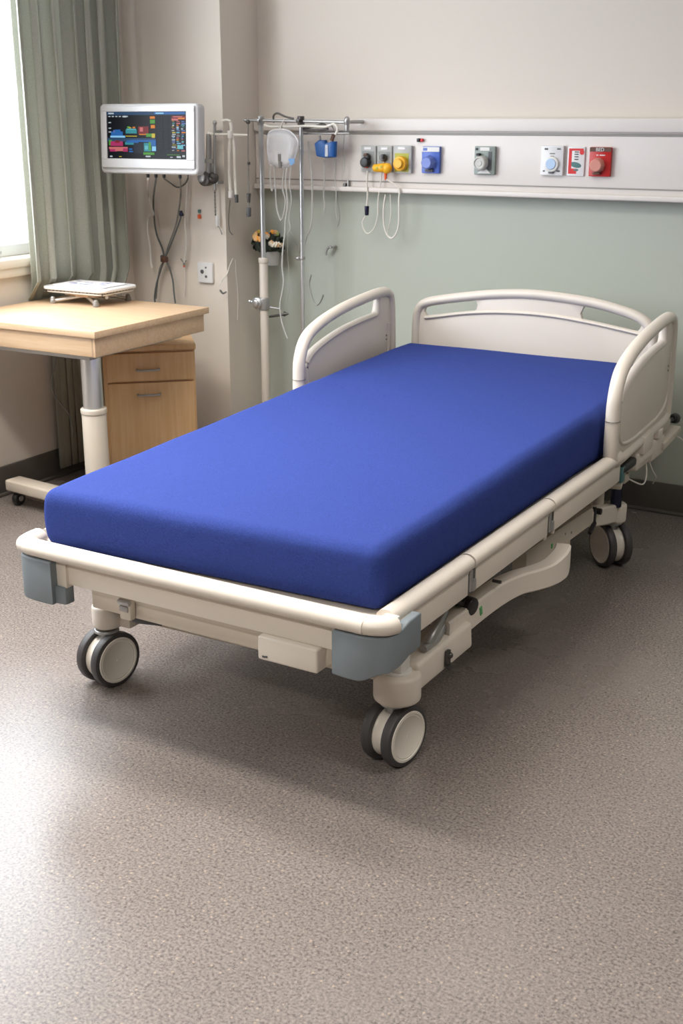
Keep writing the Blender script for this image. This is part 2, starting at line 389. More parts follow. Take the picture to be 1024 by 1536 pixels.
# ------------------------------------------------------------------ outlets on the panel
def plate(x0, x1, z0, z1, mk, name, label, cat='wall outlet', group=None, d=.016):
    t = thing(name, ((x0+x1)/2, PY0, z0), label, cat, group)
    m = MB(); m.prism(roundrect(x1-x0-.003, z1-z0, .004, cx=(x0+x1)/2, cy=(z0+z1)/2), d, plane_xz(PY0-d/2), bev=.002); m.build('face_plate', mk, t)
    return t, PY0-d
def small(t, name, mk, x0, x1, z0, z1, y, d=.002, label=None):
    m = MB(); m.span((x0, y-d, z0), (x1, y+.001, z1), bev=.0005, seg=1); return m.build(name, mk, t, label=label)
def disc(m, x, z, y, r, d, mi=0, bev=.004, seg=32):
    m.cyl((x, y+.001, z), (x, y-d, z), r, seg=seg, bev=bev, mi=mi); return m
G = 'medical gas outlets in a row on the panel'
t, y = plate(-2.542, -2.470, 1.245, 1.347, 'plate', 'gas_outlet', 'grey gas outlet plate with a black coupling, first from the left on the panel', group=G)
small(t, 'label_strip', 'paper', -2.524, -2.492, 1.332, 1.341, y); small(t, 'recess', 'platedk', -2.534, -2.478, 1.250, 1.326, y, .001)
m = MB(); disc(m, -2.510, 1.283, y, .019, .030); disc(m, -2.505, 1.303, y, .012, .020); m.build('coupling', 'black', t)
m = MB(); m.box((-2.509, y-.012, 1.312), (.016, .02, .012), bev=.003); m.build('release_tab', 'brown', t)
t, y = plate(-2.467, -2.397, 1.245, 1.348, 'plate', 'gas_outlet', 'grey gas outlet plate with a steel socket above a yellow connector', group=G)
small(t, 'label_strip', 'paper', -2.447, -2.417, 1.332, 1.341, y); small(t, 'recess', 'platedk', -2.459, -2.405, 1.250, 1.326, y, .001)
m = MB(); disc(m, -2.432, 1.302, y, .014, .018); m.build('socket', 'darksteel', t)
m = MB(); m.box((-2.428, y-.018, 1.306), (.012, .012, .020), bev=.003); m.build('release_tab', 'black', t)
t2 = thing('hose_connector', (-2.425, y, 1.262), 'yellow hose connector plugged in below the second outlet', 'connector')
m = MB(); m.cyl((-2.468, y-.022, 1.262), (-2.415, y-.022, 1.264), .014, .019, bev=.004); m.sph((-2.408, y-.022, 1.262), .022, (1, .8, .95)); m.build('connector_body', 'yellow', t2)
m = MB(); m.box((-2.445, y-.037, 1.263), (.012, .006, .010), bev=.002); m.box((-2.424, y-.039, 1.268), (.010, .006, .008), bev=.002); m.build('ridge', 'ygreen', t2)
m = MB(); m.cyl((-2.413, y-.022, 1.244), (-2.413, y-.022, 1.218), .006, .005); m.build('hose_tip', 'orange', t2)
YCON = y-.022
t, y = plate(-2.394, -2.310, 1.243, 1.349, 'plate', 'gas_outlet', 'grey outlet plate with a round yellow knob, third from the left', group=G)
small(t, 'label_strip', 'paper', -2.370, -2.338, 1.334, 1.343, y); small(t, 'recess', 'ygreen', -2.384, -2.322, 1.249, 1.320, y, .001)
m = MB(); m.lathe([(0, .036), (.016, .036), (.019, .032), (.020, .026), (.027, .024), (.029, .018), (.028, 0)], Matrix.Translation((-2.352, y, 1.281)) @ rotm(PI/2), seg=12); m.build('knob', 'yellow', t)
t, y = plate(-2.266, -2.186, 1.246, 1.347, 'blueplate', 'gas_outlet', 'blue outlet plate with a periwinkle knob right of the grey outlets', group=G)
small(t, 'label_strip', 'offwhite', -2.264, -2.188, 1.327, 1.345, y); small(t, 'emblem', 'blueplate', -2.258, -2.240, 1.331, 1.341, y-.002, .001)
m = MB(); m.lathe([(0, .030), (.020, .030), (.025, .025), (.027, .010), (.030, 0)], Matrix.Translation((-2.230, y, 1.286)) @ rotm(PI/2), seg=8); m.build('knob', 'blueknob', t)
m = MB(); m.box((-2.228, y-.006, 1.257), (.034, .012, .010), bev=.003); m.build('release_tab', 'dgrey', t)
t, y = plate(-2.040, -1.952, 1.245, 1.350, 'plateg', 'gas_outlet', 'grey green outlet plate with a pale grey knob standing alone mid panel', group=G)
small(t, 'label_strip', 'offwhite', -2.015, -1.975, 1.333, 1.346, y)
small(t, 'side_strip', 'dgrey', -1.980, -1.966, 1.262, 1.330, y, .002); small(t, 'screw', 'black', -2.034, -2.024, 1.335, 1.344, y, .002)
m = MB(); m.lathe([(0, .028), (.010, .029), (.012, .026), (.018, .026), (.020, .030), (.024, .028), (.027, .018), (.028, 0)], Matrix.Translation((-2.006, y, 1.288)) @ rotm(PI/2), seg=28); m.build('knob', 'greyknob', t)
m = MB(); m.box((-2.018, y-.008, 1.320), (.016, .016, .010), bev=.003); m.build('release_tab', 'black', t)
m = MB(); m.prism([(-2.024, 1.250), (-1.966, 1.250), (-1.990, 1.272)], .006, plane_xz(y-.003), bev=.001); m.build('lower_vane', 'offwhite', t)
t, y = plate(-1.769, -1.678, 1.249, 1.355, 'white', 'call_unit', 'white square call unit with a pale blue disc on the panel', 'call unit')
small(t, 'print_mark', 'dgrey', -1.754, -1.740, 1.340, 1.346, y, .001); small(t, 'print_mark', 'dgrey', -1.705, -1.690, 1.341, 1.346, y, .001)
small(t, 'print_mark', 'cable', -1.733, -1.712, 1.325, 1.329, y, .001); small(t, 'print_mark', 'cable', -1.730, -1.716, 1.316, 1.319, y, .001)
small(t, 'print_mark', 'dgrey', -1.757, -1.749, 1.262, 1.267, y, .001); small(t, 'print_mark', 'dgrey', -1.703, -1.690, 1.262, 1.268, y, .001)
m = MB(); disc(m, -1.722, 1.289, y, .028, .008); m.build('button_ring', 'offwhite', t)
m = MB(); m.lathe([(0, .011), (.018, .011), (.020, .009), (.020, 0)], Matrix.Translation((-1.724, y, 1.290)) @ rotm(PI/2)); m.build('button', 'paleblue', t)
m = MB(); m.box((-1.723, y-.004, 1.259), (.022, .008, .005), bev=.002); m.build('tab', 'dgrey', t)
t, y = plate(-1.669, -1.599, 1.248, 1.352, 'white', 'notice_card', 'red and white printed card between the white unit and the red unit', 'notice card', d=.006)
small(t, 'red_print', 'redcard', -1.662, -1.650, 1.256, 1.346, y, .0006); small(t, 'red_print', 'redcard', -1.662, -1.606, 1.338, 1.346, y, .0007)
small(t, 'red_print', 'redcard', -1.650, -1.630, 1.256, 1.275, y, .0006); m = MB(); disc(m, -1.612, 1.333, y, .009, .001, bev=0); m.build('red_print', 'redcard', t)
for z in (1.334, 1.326, 1.317, 1.308): small(t, 'text_line', 'dgrey', -1.640, -1.624, z-.0025, z+.0015, y, .0006)
m = MB(); m.sph((-1.634, y, 1.288), .018, (1.25, .05, .55), rot=(0, .2, 0)); m.sph((-1.634, y, 1.270), .010, (1.2, .08, .5)); m.build('picture', 'teal', t)
t, y = plate(-1.581, -1.497, 1.249, 1.352, 'red', 'alarm_unit', 'red call unit with a salmon round knob, last unit on the right', 'call unit')
small(t, 'top_band', 'brown', -1.579, -1.499, 1.336, 1.351, y, .001)
m = MB(); m.lathe([(0, .024), (.020, .024), (.024, .020), (.026, .008), (.028, 0)], Matrix.Translation((-1.546, y, 1.288)) @ rotm(PI/2), seg=10); m.build('knob', 'pink', t)
m = MB(); m.box((-1.546, y-.008, 1.260), (.030, .016, .006), bev=.002); m.build('lower_tab', 'brown', t)
cu = bpy.data.curves.new('BED', 'FONT'); cu.body = 'BED'; cu.size = .0175; cu.extrude = .0005; cu.align_x = 'CENTER'
to = bpy.data.objects.new('lettering_src', cu); COL.objects.link(to)
bpy.context.view_layer.update()
tm = bpy.data.meshes.new_from_object(to.evaluated_get(bpy.context.evaluated_depsgraph_get())); tm.name = 'lettering'
bpy.data.objects.remove(to); tm.transform(Matrix.Translation(Vector((-1.540, y-.002, 1.3375))-WL[t.name]) @ rotm(PI/2)); tm.materials.clear(); tm.materials.append(M['white'])
lo = bpy.data.objects.new('lettering', tm); COL.objects.link(lo); lo.parent = t
for x0, x1 in ((-1.553, -1.545), (-1.541, -1.520)): small(t, 'text_line', 'white', x0, x1, 1.322, 1.3255, y, .001)
t = thing('indicator_lamp', (-2.278, PY0, 1.363), 'tiny black and red indicator above the grey outlets', 'indicator')
m = MB(); m.box((-2.284, PY0-.007, 1.370), (.014, .014, .014), bev=.003); m.build('housing', 'black', t)
m = MB(); m.box((-2.270, PY0-.006, 1.370), (.011, .012, .012), bev=.003); m.build('lens', 'redcard', t)

# hanging cords below the outlets
def cord(name, pts, r, mk, label, cat='cable', group=None, n=6, seg=8):
    m = MB(); m.tube(pts, r, seg=seg, n=n); return tag(m.build(name, mk), label, cat, group)
t = thing('sensor_lead', (-2.54, 4.415, 1.23), 'beaded beige lead hanging from the first outlet to a dark plug', 'cable')
m = MB(); m.tube([(-2.5037, 4.4100, 1.2507), (-2.5065, 4.4100, 1.2013), (-2.5030, 4.4100, 1.1570), (-2.5058, 4.4100, 1.1123)], .0035, seg=8); m.build('cord', 'whitehose', t)
a = [(-2.5058, 4.4100, 1.1123), (-2.5055, 4.4100, 1.0753), (-2.5100, 4.4100, 1.2609)]
m = MB(); m.cyl(a[0], a[1], .010, .008, seg=16, bev=.002); m.build('plug', 'navy', t)
m = MB(); m.cyl(a[2], (a[2][0], a[2][1], a[2][2]+.018), .008, .008, seg=14, bev=.002); m.build('cap', 'orange', t)
cord('beaded_lead', [(-2.5146, 4.4150, 1.0720), (-2.5301, 4.4150, 1.0448), (-2.5173, 4.4150, 1.0107), (-2.4984, 4.4150, 1.0035), (-2.4736, 4.4150, 1.0259), (-2.4585, 4.4150, 1.0715), (-2.4561, 4.4150, 1.1372), (-2.4447, 4.4150, 1.2156), (-2.4304, 4.4150, 1.2930)], .0025, 'whitehose', 'thin beige lead looping up to the gap between the first two outlets')
cord('hose', [(-2.413, YCON, 1.222)] + [(-2.3584, 4.4050, 1.1873), (-2.3561, 4.4050, 1.1409), (-2.3548, 4.4050, 1.0579), (-2.3632, 4.4050, 1.0156), (-2.3842, 4.4050, 0.9909), (-2.4058, 4.4050, 1.0005), (-2.4217, 4.4050, 1.0394), (-2.4256, 4.4050, 1.0996), (-2.4171, 4.4050, 1.1598)], .0035, 'whitehose', 'beige hose looping below the yellow connector', 'hose')
cord('beaded_lead', [(-2.4040, 4.4200, 1.1594), (-2.3999, 4.4200, 1.0865), (-2.4083, 4.4200, 1.0336), (-2.4202, 4.4200, 1.0013)], .002, 'whitehose', 'short thin lead inside the loop of the beige hose')

# ------------------------------------------------------------------ drip stand with two poles
t = thing('drip_stand', (-2.85, 4.3, 0), 'chrome drip stand with two poles and a cross bar in the room corner', 'drip stand')
a = [(-2.9432, 4.3000, 1.4552), (-2.9439, 4.3000, 0.2928), (-2.9438, 4.3000, 0.8819), (-2.7436, 4.3000, 1.4322)]
XP = a[2][0]
m = MB(); m.cyl((XP, 4.3, .86), (XP, 4.3, 1.452), .0105); m.cyl((XP, 4.3, 1.452), (XP, 4.3, 1.462), .013, .006); m.build('pole', 'chrome', t)
m = MB(); m.cyl((XP, 4.3, .03), (XP, 4.3, .885), .0185, bev=.004); m.cyl((XP, 4.3, .868), (XP, 4.3, .892), .021, bev=.004); m.build('pole_sleeve', 'cream', t)
XP2 = -2.749
m = MB(); m.cyl((XP2, 4.3, .03), (XP2, 4.3, 1.45), .009); m.build('pole', 'chrome', t)
m = MB(); m.cyl((XP2, 4.3, .895), (XP2, 4.3, .905), .013, bev=.002); m.sph((XP2-.012, 4.285, .90), .009); m.build('collar', 'steel', t)
m = MB(); m.cyl((-3.018, 4.3, 1.444), (-2.545, 4.3, 1.437), .006); m.sph((-3.02, 4.3, 1.444), .008); m.build('cross_bar', 'steel', t)
m = MB(); m.cyl((-2.85, 4.335, 1.392), (-2.545, 4.335, 1.395), .004); m.cyl((XP, 4.335, 1.392), (-2.85, 4.335, 1.392), .004); m.cyl((XP, 4.3, 1.40), (XP, 4.34, 1.39), .005); m.cyl((XP2, 4.3, 1.395), (XP2, 4.34, 1.393), .005); m.build('lower_bar', 'steel', t)
m = MB(); m.cyl((-2.535, 4.302, 1.438), (-2.535, YB-.04, 1.438), .007); m.sph((-2.535, 4.30, 1.440), .016, (.8, .8, 1.2)); m.cyl((-2.535, 4.3, 1.44), (-2.535, 4.3, 1.402), .009, bev=.003); m.build('wall_hook', 'steel', t)
for x in (XP, XP2):
    m = MB(); m.cyl((x, 4.3, 1.425), (x, 4.3, 1.46), .0145, bev=.003); m.box((x, 4.283, 1.442), (.016, .018, .014), bev=.003); m.build('clamp', 'darksteel' if x == XP2 else 'steel', t)
for x in (XP, XP2): 
    m = MB(); m.cyl((x, 4.3, 0), (x, 4.3, .035), .095, .085, bev=.008); m.build('foot_plate', 'beige_metal', t)
hk = [(-2.8783, 4.3000, 1.4346), (-2.8810, 4.3000, 1.4603), (-2.8613, 4.3000, 1.4705), (-2.8229, 4.3000, 1.4577), (-2.7846, 4.3000, 1.4500)]
m = MB(); m.tube(hk, .004); m.build('top_hook', 'darksteel', t)
m = MB(); m.tube([(-2.9207, 4.2900, 1.4268), (-2.8914, 4.2900, 1.4191), (-2.8106, 4.2900, 1.4193), (-2.7152, 4.2900, 1.4222), (-2.6279, 4.2900, 1.4199), (-2.5909, 4.2900, 1.4300), (-2.5726, 4.2900, 1.4126), (-2.5818, 4.2900, 1.3900)], .005); m.build('wire_hanger', 'whitehose', t)
m = MB(); m.tube([(-2.7438, 4.3100, 1.4118), (-2.6964, 4.3100, 1.4196), (-2.6525, 4.3100, 1.4298), (-2.6370, 4.3100, 1.4198)], .0045); m.build('hook', 'darksteel', t)
m = MB(); m.tube([(-2.7407, 4.3100, 1.4067), (-2.6651, 4.3100, 1.4070), (-2.6278, 4.3100, 1.4122)], .0045); m.build('hook', 'darksteel', t)

# IV bag
def pillow(m, outline, cx, cz, y, d, mi=0, rings=7, skew=0):
    t = bmesh.new(); N = len(outline); R = []
    for i in range(-rings, rings+1):
        s_ = i/rings; w_ = math.sqrt(max(0, 1-s_*s_)); w_ = .12+.88*w_ if abs(s_) < 1 else .12
        R.append([t.verts.new((cx+(p[0]-cx)*(.78+.22*w_ if abs(s_) < 1 else .72), y+d*s_, cz+(p[1]-cz)*(.78+.22*w_ if abs(s_) < 1 else .72))) for p in outline])
    for a, b in zip(R, R[1:]):
        for k in range(N): t.faces.new((a[k], a[(k+1) % N], b[(k+1) % N], b[k]))
    t.faces.new(R[0]); t.faces.new(R[-1]); bmesh.ops.recalc_face_normals(t, faces=t.faces[:]); bmesh.ops.triangulate(t, faces=[f for f in t.faces if len(f.verts) > 4])
    m._merge(t, None, mi)
ol = [(p[0], p[2]) for p in [(-2.8823, 4.3000, 1.3958), (-2.8561, 4.3000, 1.4063), (-2.8173, 4.3000, 1.4090), (-2.7821, 4.3000, 1.4015), (-2.7537, 4.3000, 1.3786), (-2.7444, 4.3000, 1.3581), (-2.7545, 4.3000, 1.3168), (-2.7678, 4.3000, 1.2829), (-2.8003, 4.3000, 1.2641), (-2.8392, 4.3000, 1.2660), (-2.8783, 4.3000, 1.2732), (-2.8874, 4.3000, 1.3098), (-2.8897, 4.3000, 1.3568)]]
t = thing('drip_bag', (-2.818, 4.27, 1.262), 'clear drip bag with a little blue label hanging from the cross bar', 'drip bag')
m = MB(); pillow(m, ol, -2.818, 1.335, 4.268, .022); m.build('bag', 'bagfilm', t)
m = MB(); m.tube([(x_, 4.268, z_) for x_, z_ in ol], .0028, seg=8, n=5, closed=True); m.build('seam', 'bagrim', t)
a = [(-2.7722, 4.2430, 1.2973), (-2.7408, 4.2430, 1.2721), (-2.8003, 4.2430, 1.3380), (-2.7720, 4.2430, 1.3127), (-2.7978, 4.2430, 1.3021)]
m = MB(); m.prism([(a[0][0], a[0][2]), (a[0][0]+.030, a[0][2]+.002), (a[0][0]+.028, a[0][2]-.018), (a[0][0]+.010, a[0][2]-.028)], .003, plane_xz(4.240), bev=.001); m.build('blue_label', 'bluebag', t)
m = MB(); m.cyl((-2.812, 4.24, 1.285), (-2.812, 4.24, 1.260), .008, .006, bev=.002); m.box((-2.818, 4.243, 1.30), (.012, .006, .03), bev=.002); m.build('port', 'cable', t)
m = MB(); m.tube([(-2.83, 4.268, 1.400), (-2.832, 4.28, 1.42), (-2.83, 4.3, 1.447), (-2.828, 4.31, 1.43)], .003); m.build('hanger_loop', 'whitehose', t)

# blue twin pouch
t = thing('infusion_pouch', (-2.69, 4.36, 1.298), 'blue twin pouch clipped below the cross bar next to the drip bag', 'pouch')
ol = [(p[0], p[2]) for p in [(-2.7123, 4.3600, 1.3575), (-2.6963, 4.3600, 1.3680), (-2.6679, 4.3600, 1.3682), (-2.6616, 4.3600, 1.3554), (-2.6428, 4.3600, 1.3581), (-2.6333, 4.3600, 1.3633), (-2.6177, 4.3600, 1.3635), (-2.6209, 4.3600, 1.3018), (-2.6650, 4.3600, 1.2985), (-2.7031, 4.3600, 1.3032)]]
m = MB(); pillow(m, ol, -2.715, 1.338, 4.36, .016); m.build('pouch_body', 'blue', t)
a = [(-2.6304, 4.3500, 1.3788), (-2.6556, 4.3500, 1.3273), (-2.6431, 4.3500, 1.3069), (-2.6964, 4.3500, 1.3732)]
m = MB(); m.box(a[0], (.014, .012, .030), (0, .4, 0), bev=.003); m.build('clip', 'brown', t)
m = MB(); m.box((a[1][0], 4.342, a[1][2]), (.014, .003, .046), bev=.001); m.build('clear_strip', 'bagfilm', t)
m = MB(); m.tube([(a[0][0], 4.35, a[0][2]+.012), (a[0][0]+.01, 4.34, a[0][2]+.03), (a[0][0]+.012, 4.315, a[0][2]+.05), (a[0][0]+.012, 4.30, 1.43)], .002); m.build('hook', 'steel', t)
m = MB(); m.cyl((a[3][0], 4.36, a[3][2]-.01), (a[3][0]-.002, 4.36, a[3][2]+.012), .005); m.build('spout', 'steel', t)

# hanging clear tubes
GT = 'clear infusion tubes around the drip stand'
def dtube(y, px, label, r=.0032, mk='tube'): cord('infusion_tube', px, r, mk, label, 'infusion tube', GT)
dtube(0, [(-2.7805, 4.2400, 1.2612), (-2.7878, 4.2400, 1.2092), (-2.7822, 4.2400, 1.1572), (-2.7797, 4.2400, 1.1100), (-2.7903, 4.2400, 1.0568), (-2.7945, 4.2400, 1.0034), (-2.8055, 4.2400, 0.9358), (-2.8100, 4.2400, 0.8678), (-2.8046, 4.2400, 0.7999), (-2.8228, 4.2400, 0.7159), (-2.8205, 4.2400, 0.6604), (-2.8047, 4.2400, 0.6057), (-2.7886, 4.2400, 0.5706)], 'longest clear drip tube running down from the bag past the flowers', .0032)
dtube(0, [(-2.8065, 4.2600, 1.2601), (-2.8137, 4.2600, 1.2182), (-2.8145, 4.2600, 1.1737), (-2.8022, 4.2600, 1.1345), (-2.8095, 4.2600, 1.0866), (-2.8264, 4.2600, 1.0540), (-2.8452, 4.2600, 1.1013), (-2.8504, 4.2600, 1.1727), (-2.8554, 4.2600, 1.2435), (-2.8577, 4.2600, 1.2904)], 'clear tube looping beside the bag from its left edge')
dtube(0, [(-2.8775, 4.2700, 1.2898), (-2.8820, 4.2700, 1.2320), (-2.8768, 4.2700, 1.1715), (-2.8701, 4.2700, 1.1769)], 'short clear tube hanging at the left side of the drip bag')
dtube(0, [(-2.7348, 4.3300, 1.3629), (-2.7290, 4.3300, 1.3035), (-2.7200, 4.3300, 1.2386), (-2.7175, 4.3300, 1.1599), (-2.7182, 4.3300, 1.0857), (-2.7252, 4.3300, 1.0266), (-2.7485, 4.3300, 0.9770), (-2.7620, 4.3300, 0.9384)], 'clear tube swinging from the cross bar onto the thin pole', .0035)
dtube(0, [(-2.6900, 4.3800, 1.2898), (-2.6871, 4.3800, 1.2323), (-2.6939, 4.3800, 1.1581), (-2.6877, 4.3800, 1.1051), (-2.6944, 4.3800, 1.0728)], 'clear tube hanging below the blue pouch')
dtube(0, [(-2.6132, 4.4100, 1.3937), (-2.6162, 4.4100, 1.3292), (-2.6131, 4.4100, 1.2642), (-2.6225, 4.4100, 1.2116)], 'thin tube hanging from the wall hook end of the bar', .0025)
dtube(0, [(-2.6831, 4.4685, 1.1541), (-2.6800, 4.4685, 1.1138), (-2.6703, 4.4685, 1.0599), (-2.6801, 4.4685, 1.0186)], 'short faint tube on green wall right of the pouch', .002)
dtube(0, [(-2.8132, 4.4670, 0.8113), (-2.8238, 4.4670, 0.7737), (-2.8140, 4.4670, 0.7315), (-2.8007, 4.4670, 0.6980), (-2.7838, 4.4670, 0.6849), (-2.7667, 4.4670, 0.7005), (-2.7531, 4.4670, 0.7300)], 'curled clear tube end on the green wall right of the thin pole', .0025)
dtube(0, [(-2.9205, 4.4680, 0.9945), (-2.9004, 4.4680, 0.9673), (-2.8771, 4.4680, 0.9319), (-2.8707, 4.4680, 0.8985)], 'short clear tube crossing behind the flowers', .0025)
dtube(0, [(-2.9028, 4.4300, 0.9786), (-2.9075, 4.4300, 0.8999), (-2.9018, 4.4300, 0.8296), (-2.8995, 4.4300, 0.7585), (-2.9145, 4.4300, 0.6856)], 'straight clear tube behind the long drip tube', .002)
dtube(0, [(-2.7677, 4.2500, 1.2663), (-2.7751, 4.2500, 1.2013), (-2.7665, 4.2500, 1.1362), (-2.7804, 4.2500, 1.0698), (-2.7747, 4.2500, 1.0249), (-2.7914, 4.2500, 0.9974)], 'short clear tube hanging from the right end of the drip bag', .0022)
dtube(0, [(-2.6481, 4.4000, 1.2952), (-2.6514, 4.4000, 1.2323), (-2.6452, 4.4000, 1.1586), (-2.6485, 4.4000, 1.1000), (-2.6389, 4.4000, 1.0521)], 'faint clear tube hanging right of the blue pouch', .002)
t = thing('wall_peg', (-2.64, YB, .92), 'little curved steel peg on the green wall below the pouch', 'hook')
m = MB(); m.tube([(-2.7190, 4.4400, 0.9007), (-2.7189, 4.4400, 0.9173), (-2.7056, 4.4400, 0.9346), (-2.6892, 4.4400, 0.9354)], .005); m.build('peg', 'steel', t)
m = MB(); a = [(-2.6892, 4.4400, 0.9354)]; m.cyl(a[0], (a[0][0], YB, a[0][2]), .006); m.build('base', 'steel', t)
t = thing('rail_clip', (-2.58, PY0, 1.19), 'small steel clip on the lower edge of panel below the wall hook', 'clip')
a = [(-2.6157, 4.4200, 1.1876), (-2.6031, 4.4200, 1.1958)]
m = MB(); m.box((a[0][0], 4.425, a[0][2]), (.014, .02, .022), bev=.003); m.build('clip_body', 'darksteel', t)
m = MB(); m.box((a[1][0], 4.428, a[1][2]), (.008, .014, .03), bev=.003); m.build('jaw', 'steel', t)

# flowers in wall pot
t = thing('flower_pot', (-2.985, 4.38, .835), 'small pale pot of peach and cream flowers behind the sleeved pole', 'potted flowers')
fc = [(-2.9693, 4.3800, 0.9431), (-2.9572, 4.3800, 0.8680), (-2.9689, 4.3800, 0.9627)]
X, Z = fc[0][0], fc[0][2]
m = MB(); m.lathe([(0, -.055), (.030, -.055), (.038, .0), (.042, .004), (.036, .006), (0, .004)], Matrix.Translation((X+.012, 4.38, Z-.035))); m.build('pot', 'pot', t)
m = MB(); m.sph((X, 4.375, Z-.004), .058, (1.1, .9, .72))
for i in range(60):
    a_, b_ = random.uniform(0, 2*PI), random.uniform(-.5, 1); rr_ = .062
    p = (X+rr_*1.1*math.cos(a_)*math.sqrt(1-b_*b_*.8), 4.375+rr_*.9*math.sin(a_)*math.sqrt(1-b_*b_*.8), Z-.004+rr_*.72*b_)
    m.sph(p, .014, (1, .35, .7), 8, 6, (random.uniform(0, 3), random.uniform(0, 3), random.uniform(0, 3)))
m.build('foliage', 'leaf', t)
for i in range(46):
    a_ = PI + PI*((i*.618) % 1.0)*1.1 - .15; b_ = -.05 + 1.02*((i*.377) % 1.0)
    if b_ < .35 and -.55 < math.cos(a_) < .6: b_ += .45
    sq = math.sqrt(max(0, 1-b_*b_*.85)); p = Vector((X+.071*math.cos(a_)*sq, 4.375+.058*math.sin(a_)*sq, Z-.002+.056*b_))
    m = MB(); k0 = random.uniform(0, 1.2)
    for k in range(5): m.sph(p+Vector((.0048*math.cos(k0+k*1.257), -.002, .0048*math.sin(k0+k*1.257))), .0056, (1, .6, 1), 8, 6)
    m.sph(p+Vector((0, -.004, 0)), .0034, u=8, v=6)
    right = math.cos(a_) > .15 and b_ < .75
    m.build('blossom', random.choice(['petalw', 'petalw', 'petal']) if right else random.choice(['petal', 'petal', 'petalo', 'petaly', 'petalg'] if b_ > .6 else ['petal', 'petal', 'petalo']), t)
m = MB(); m.bar((X+.012, 4.40, Z-.05), (X+.012, YB, Z-.05), .02, .012); m.build('wall_bracket', 'steel', t)

# pole clamp with glass flowmeter
t = thing('pole_clamp', (-2.985, 4.28, .66), 'chrome round clamp with a lever on the sleeved pole', 'clamp')
a = [(-2.9599, 4.2720, 0.7018), (-2.9978, 4.2720, 0.7075), (-2.8113, 4.2720, 0.6681), (-2.8953, 4.2720, 0.6897), (-2.8995, 4.2720, 0.6499)]
m = MB(); m.cyl((a[0][0]-.006, 4.30, a[0][2]), (a[0][0]-.006, 4.268, a[0][2]), .026, seg=30, bev=.006); m.cyl((a[0][0]-.006, 4.268, a[0][2]), (a[0][0]-.006, 4.258, a[0][2]), .016, seg=24, bev=.003); m.build('dial', 'chrome', t)
m = MB(); m.sph(a[1], .009); m.cyl(a[1], a[0], .005); m.build('knob', 'chrome', t)
m = MB(); m.cyl(a[4], a[2], .0055, bev=.001); m.cyl((a[2][0]-.012, a[2][1], a[2][2]-.001), (a[2][0]+.01, a[2][1], a[2][2]+.001), .011, .002); m.build('lever', 'darksteel', t)
m = MB(); m.cyl((XP, 4.3, .672), (XP, 4.3, .725), .024, bev=.004); m.cyl(a[3], (a[3][0]+.05, 4.28, a[3][2]-.004), .004); m.build('clamp_collar', 'steel', t)

# ------------------------------------------------------------------ bracket on the column
YK = 4.168
t = thing('wall_bracket', (-3.08, YC, 1.17), 'grey steel bracket rail with a hook bar fixed to the column edge', 'bracket')
a = [(-3.0787, 4.1680, 1.4346), (-3.0892, 4.1680, 1.1730), (-3.1107, 4.1680, 1.3906), (-2.9126, 4.1680, 1.3867), (-3.1181, 4.1680, 1.2147), (-3.1348, 4.1680, 1.2223), (-2.9158, 4.1680, 1.3866), (-3.1293, 4.1680, 1.1932)]
m = MB(); m.tube([a[0], ((a[0][0]+a[1][0])/2, YK, (a[0][2]+a[1][2])/2), a[1]], .006, smooth=False); m.sph(a[0], .009); m.sph(a[1], .008); m.cyl((a[0][0], YK, 1.40), (a[0][0], YC, 1.40), .006); m.cyl((a[0][0], YK, 1.2), (a[0][0], YC, 1.2), .006); m.build('vertical_rail', 'steel', t)
m = MB(); m.cyl(a[2], a[3], .005); m.sph(a[2], .010); m.build('hook_bar', 'whitehose', t)
m = MB(); m.cyl(a[2], a[4], .011, .013); m.box((a[2][0], YK, 1.285), (.045, .024, .018), bev=.004); m.build('holder_arm', 'steel', t)
m = MB(); m.cyl((a[4][0]-.012, YK-.02, a[4][2]), (a[4][0]-.012, YK+.02, a[4][2]), .030, bev=.006); m.sph((a[4][0]+.022, YK, a[4][2]+.002), .024); m.build('suction_regulator', 'darksteel', t)
m = MB(); m.cyl((a[4][0]-.016, YK-.034, a[4][2]+.004), (a[4][0]-.016, YK-.018, a[4][2]+.004), .018, bev=.003); m.build('gauge', 'steel', t)
GH = 'hoses hanging from the bracket'
t = thing('suction_hose', a[6], 'thick white hose hanging furthest left from the hook bar', 'hose', GH)
m = MB(); m.tube([(-2.9965, 4.1600, 1.4398), (-2.9908, 4.1600, 1.4144), (-2.9951, 4.1600, 1.3862), (-3.0037, 4.1600, 1.3295), (-3.0069, 4.1600, 1.2386), (-3.0029, 4.1600, 1.1599)], .007, seg=12); m.tube([(-2.9896, 4.1550, 1.4398), (-3.0092, 4.1550, 1.4449), (-3.0290, 4.1550, 1.4424)], .005); m.build('hose_body', 'whitehose', t)
b = [(-2.9990, 4.1550, 1.1708), (-3.0000, 4.1550, 1.1418), (-2.9975, 4.1550, 1.4042), (-2.9952, 4.1550, 1.3735)]; m = MB(); m.cyl(b[0], b[1], .010, bev=.002); m.build('cuff', 'offwhite', t); m = MB(); m.cyl(b[2], b[3], .0095, bev=.002); m.build('cuff', 'offwhite', t)
t = thing('suction_hose', a[6], 'second white hose ending in a dark tip beside the thick hose', 'hose', GH)
m = MB(); m.tube([(-2.9938, 4.1680, 1.3989), (-2.9910, 4.1680, 1.3862), (-2.9859, 4.1680, 1.3425), (-2.9856, 4.1680, 1.2518), (-2.9821, 4.1680, 1.1548)], .006, seg=12); m.build('hose_body', 'whitehose', t)
b = [(-2.9800, 4.1650, 1.1551), (-2.9777, 4.1650, 1.1234)]; m = MB(); m.cyl(b[0], b[1], .009, .007, bev=.002); m.build('tip', 'dgrey', t)
t = thing('pendant_switch', a[6], 'thin pendant cord with a dark hand switch at the bar end', 'hand switch', GH)
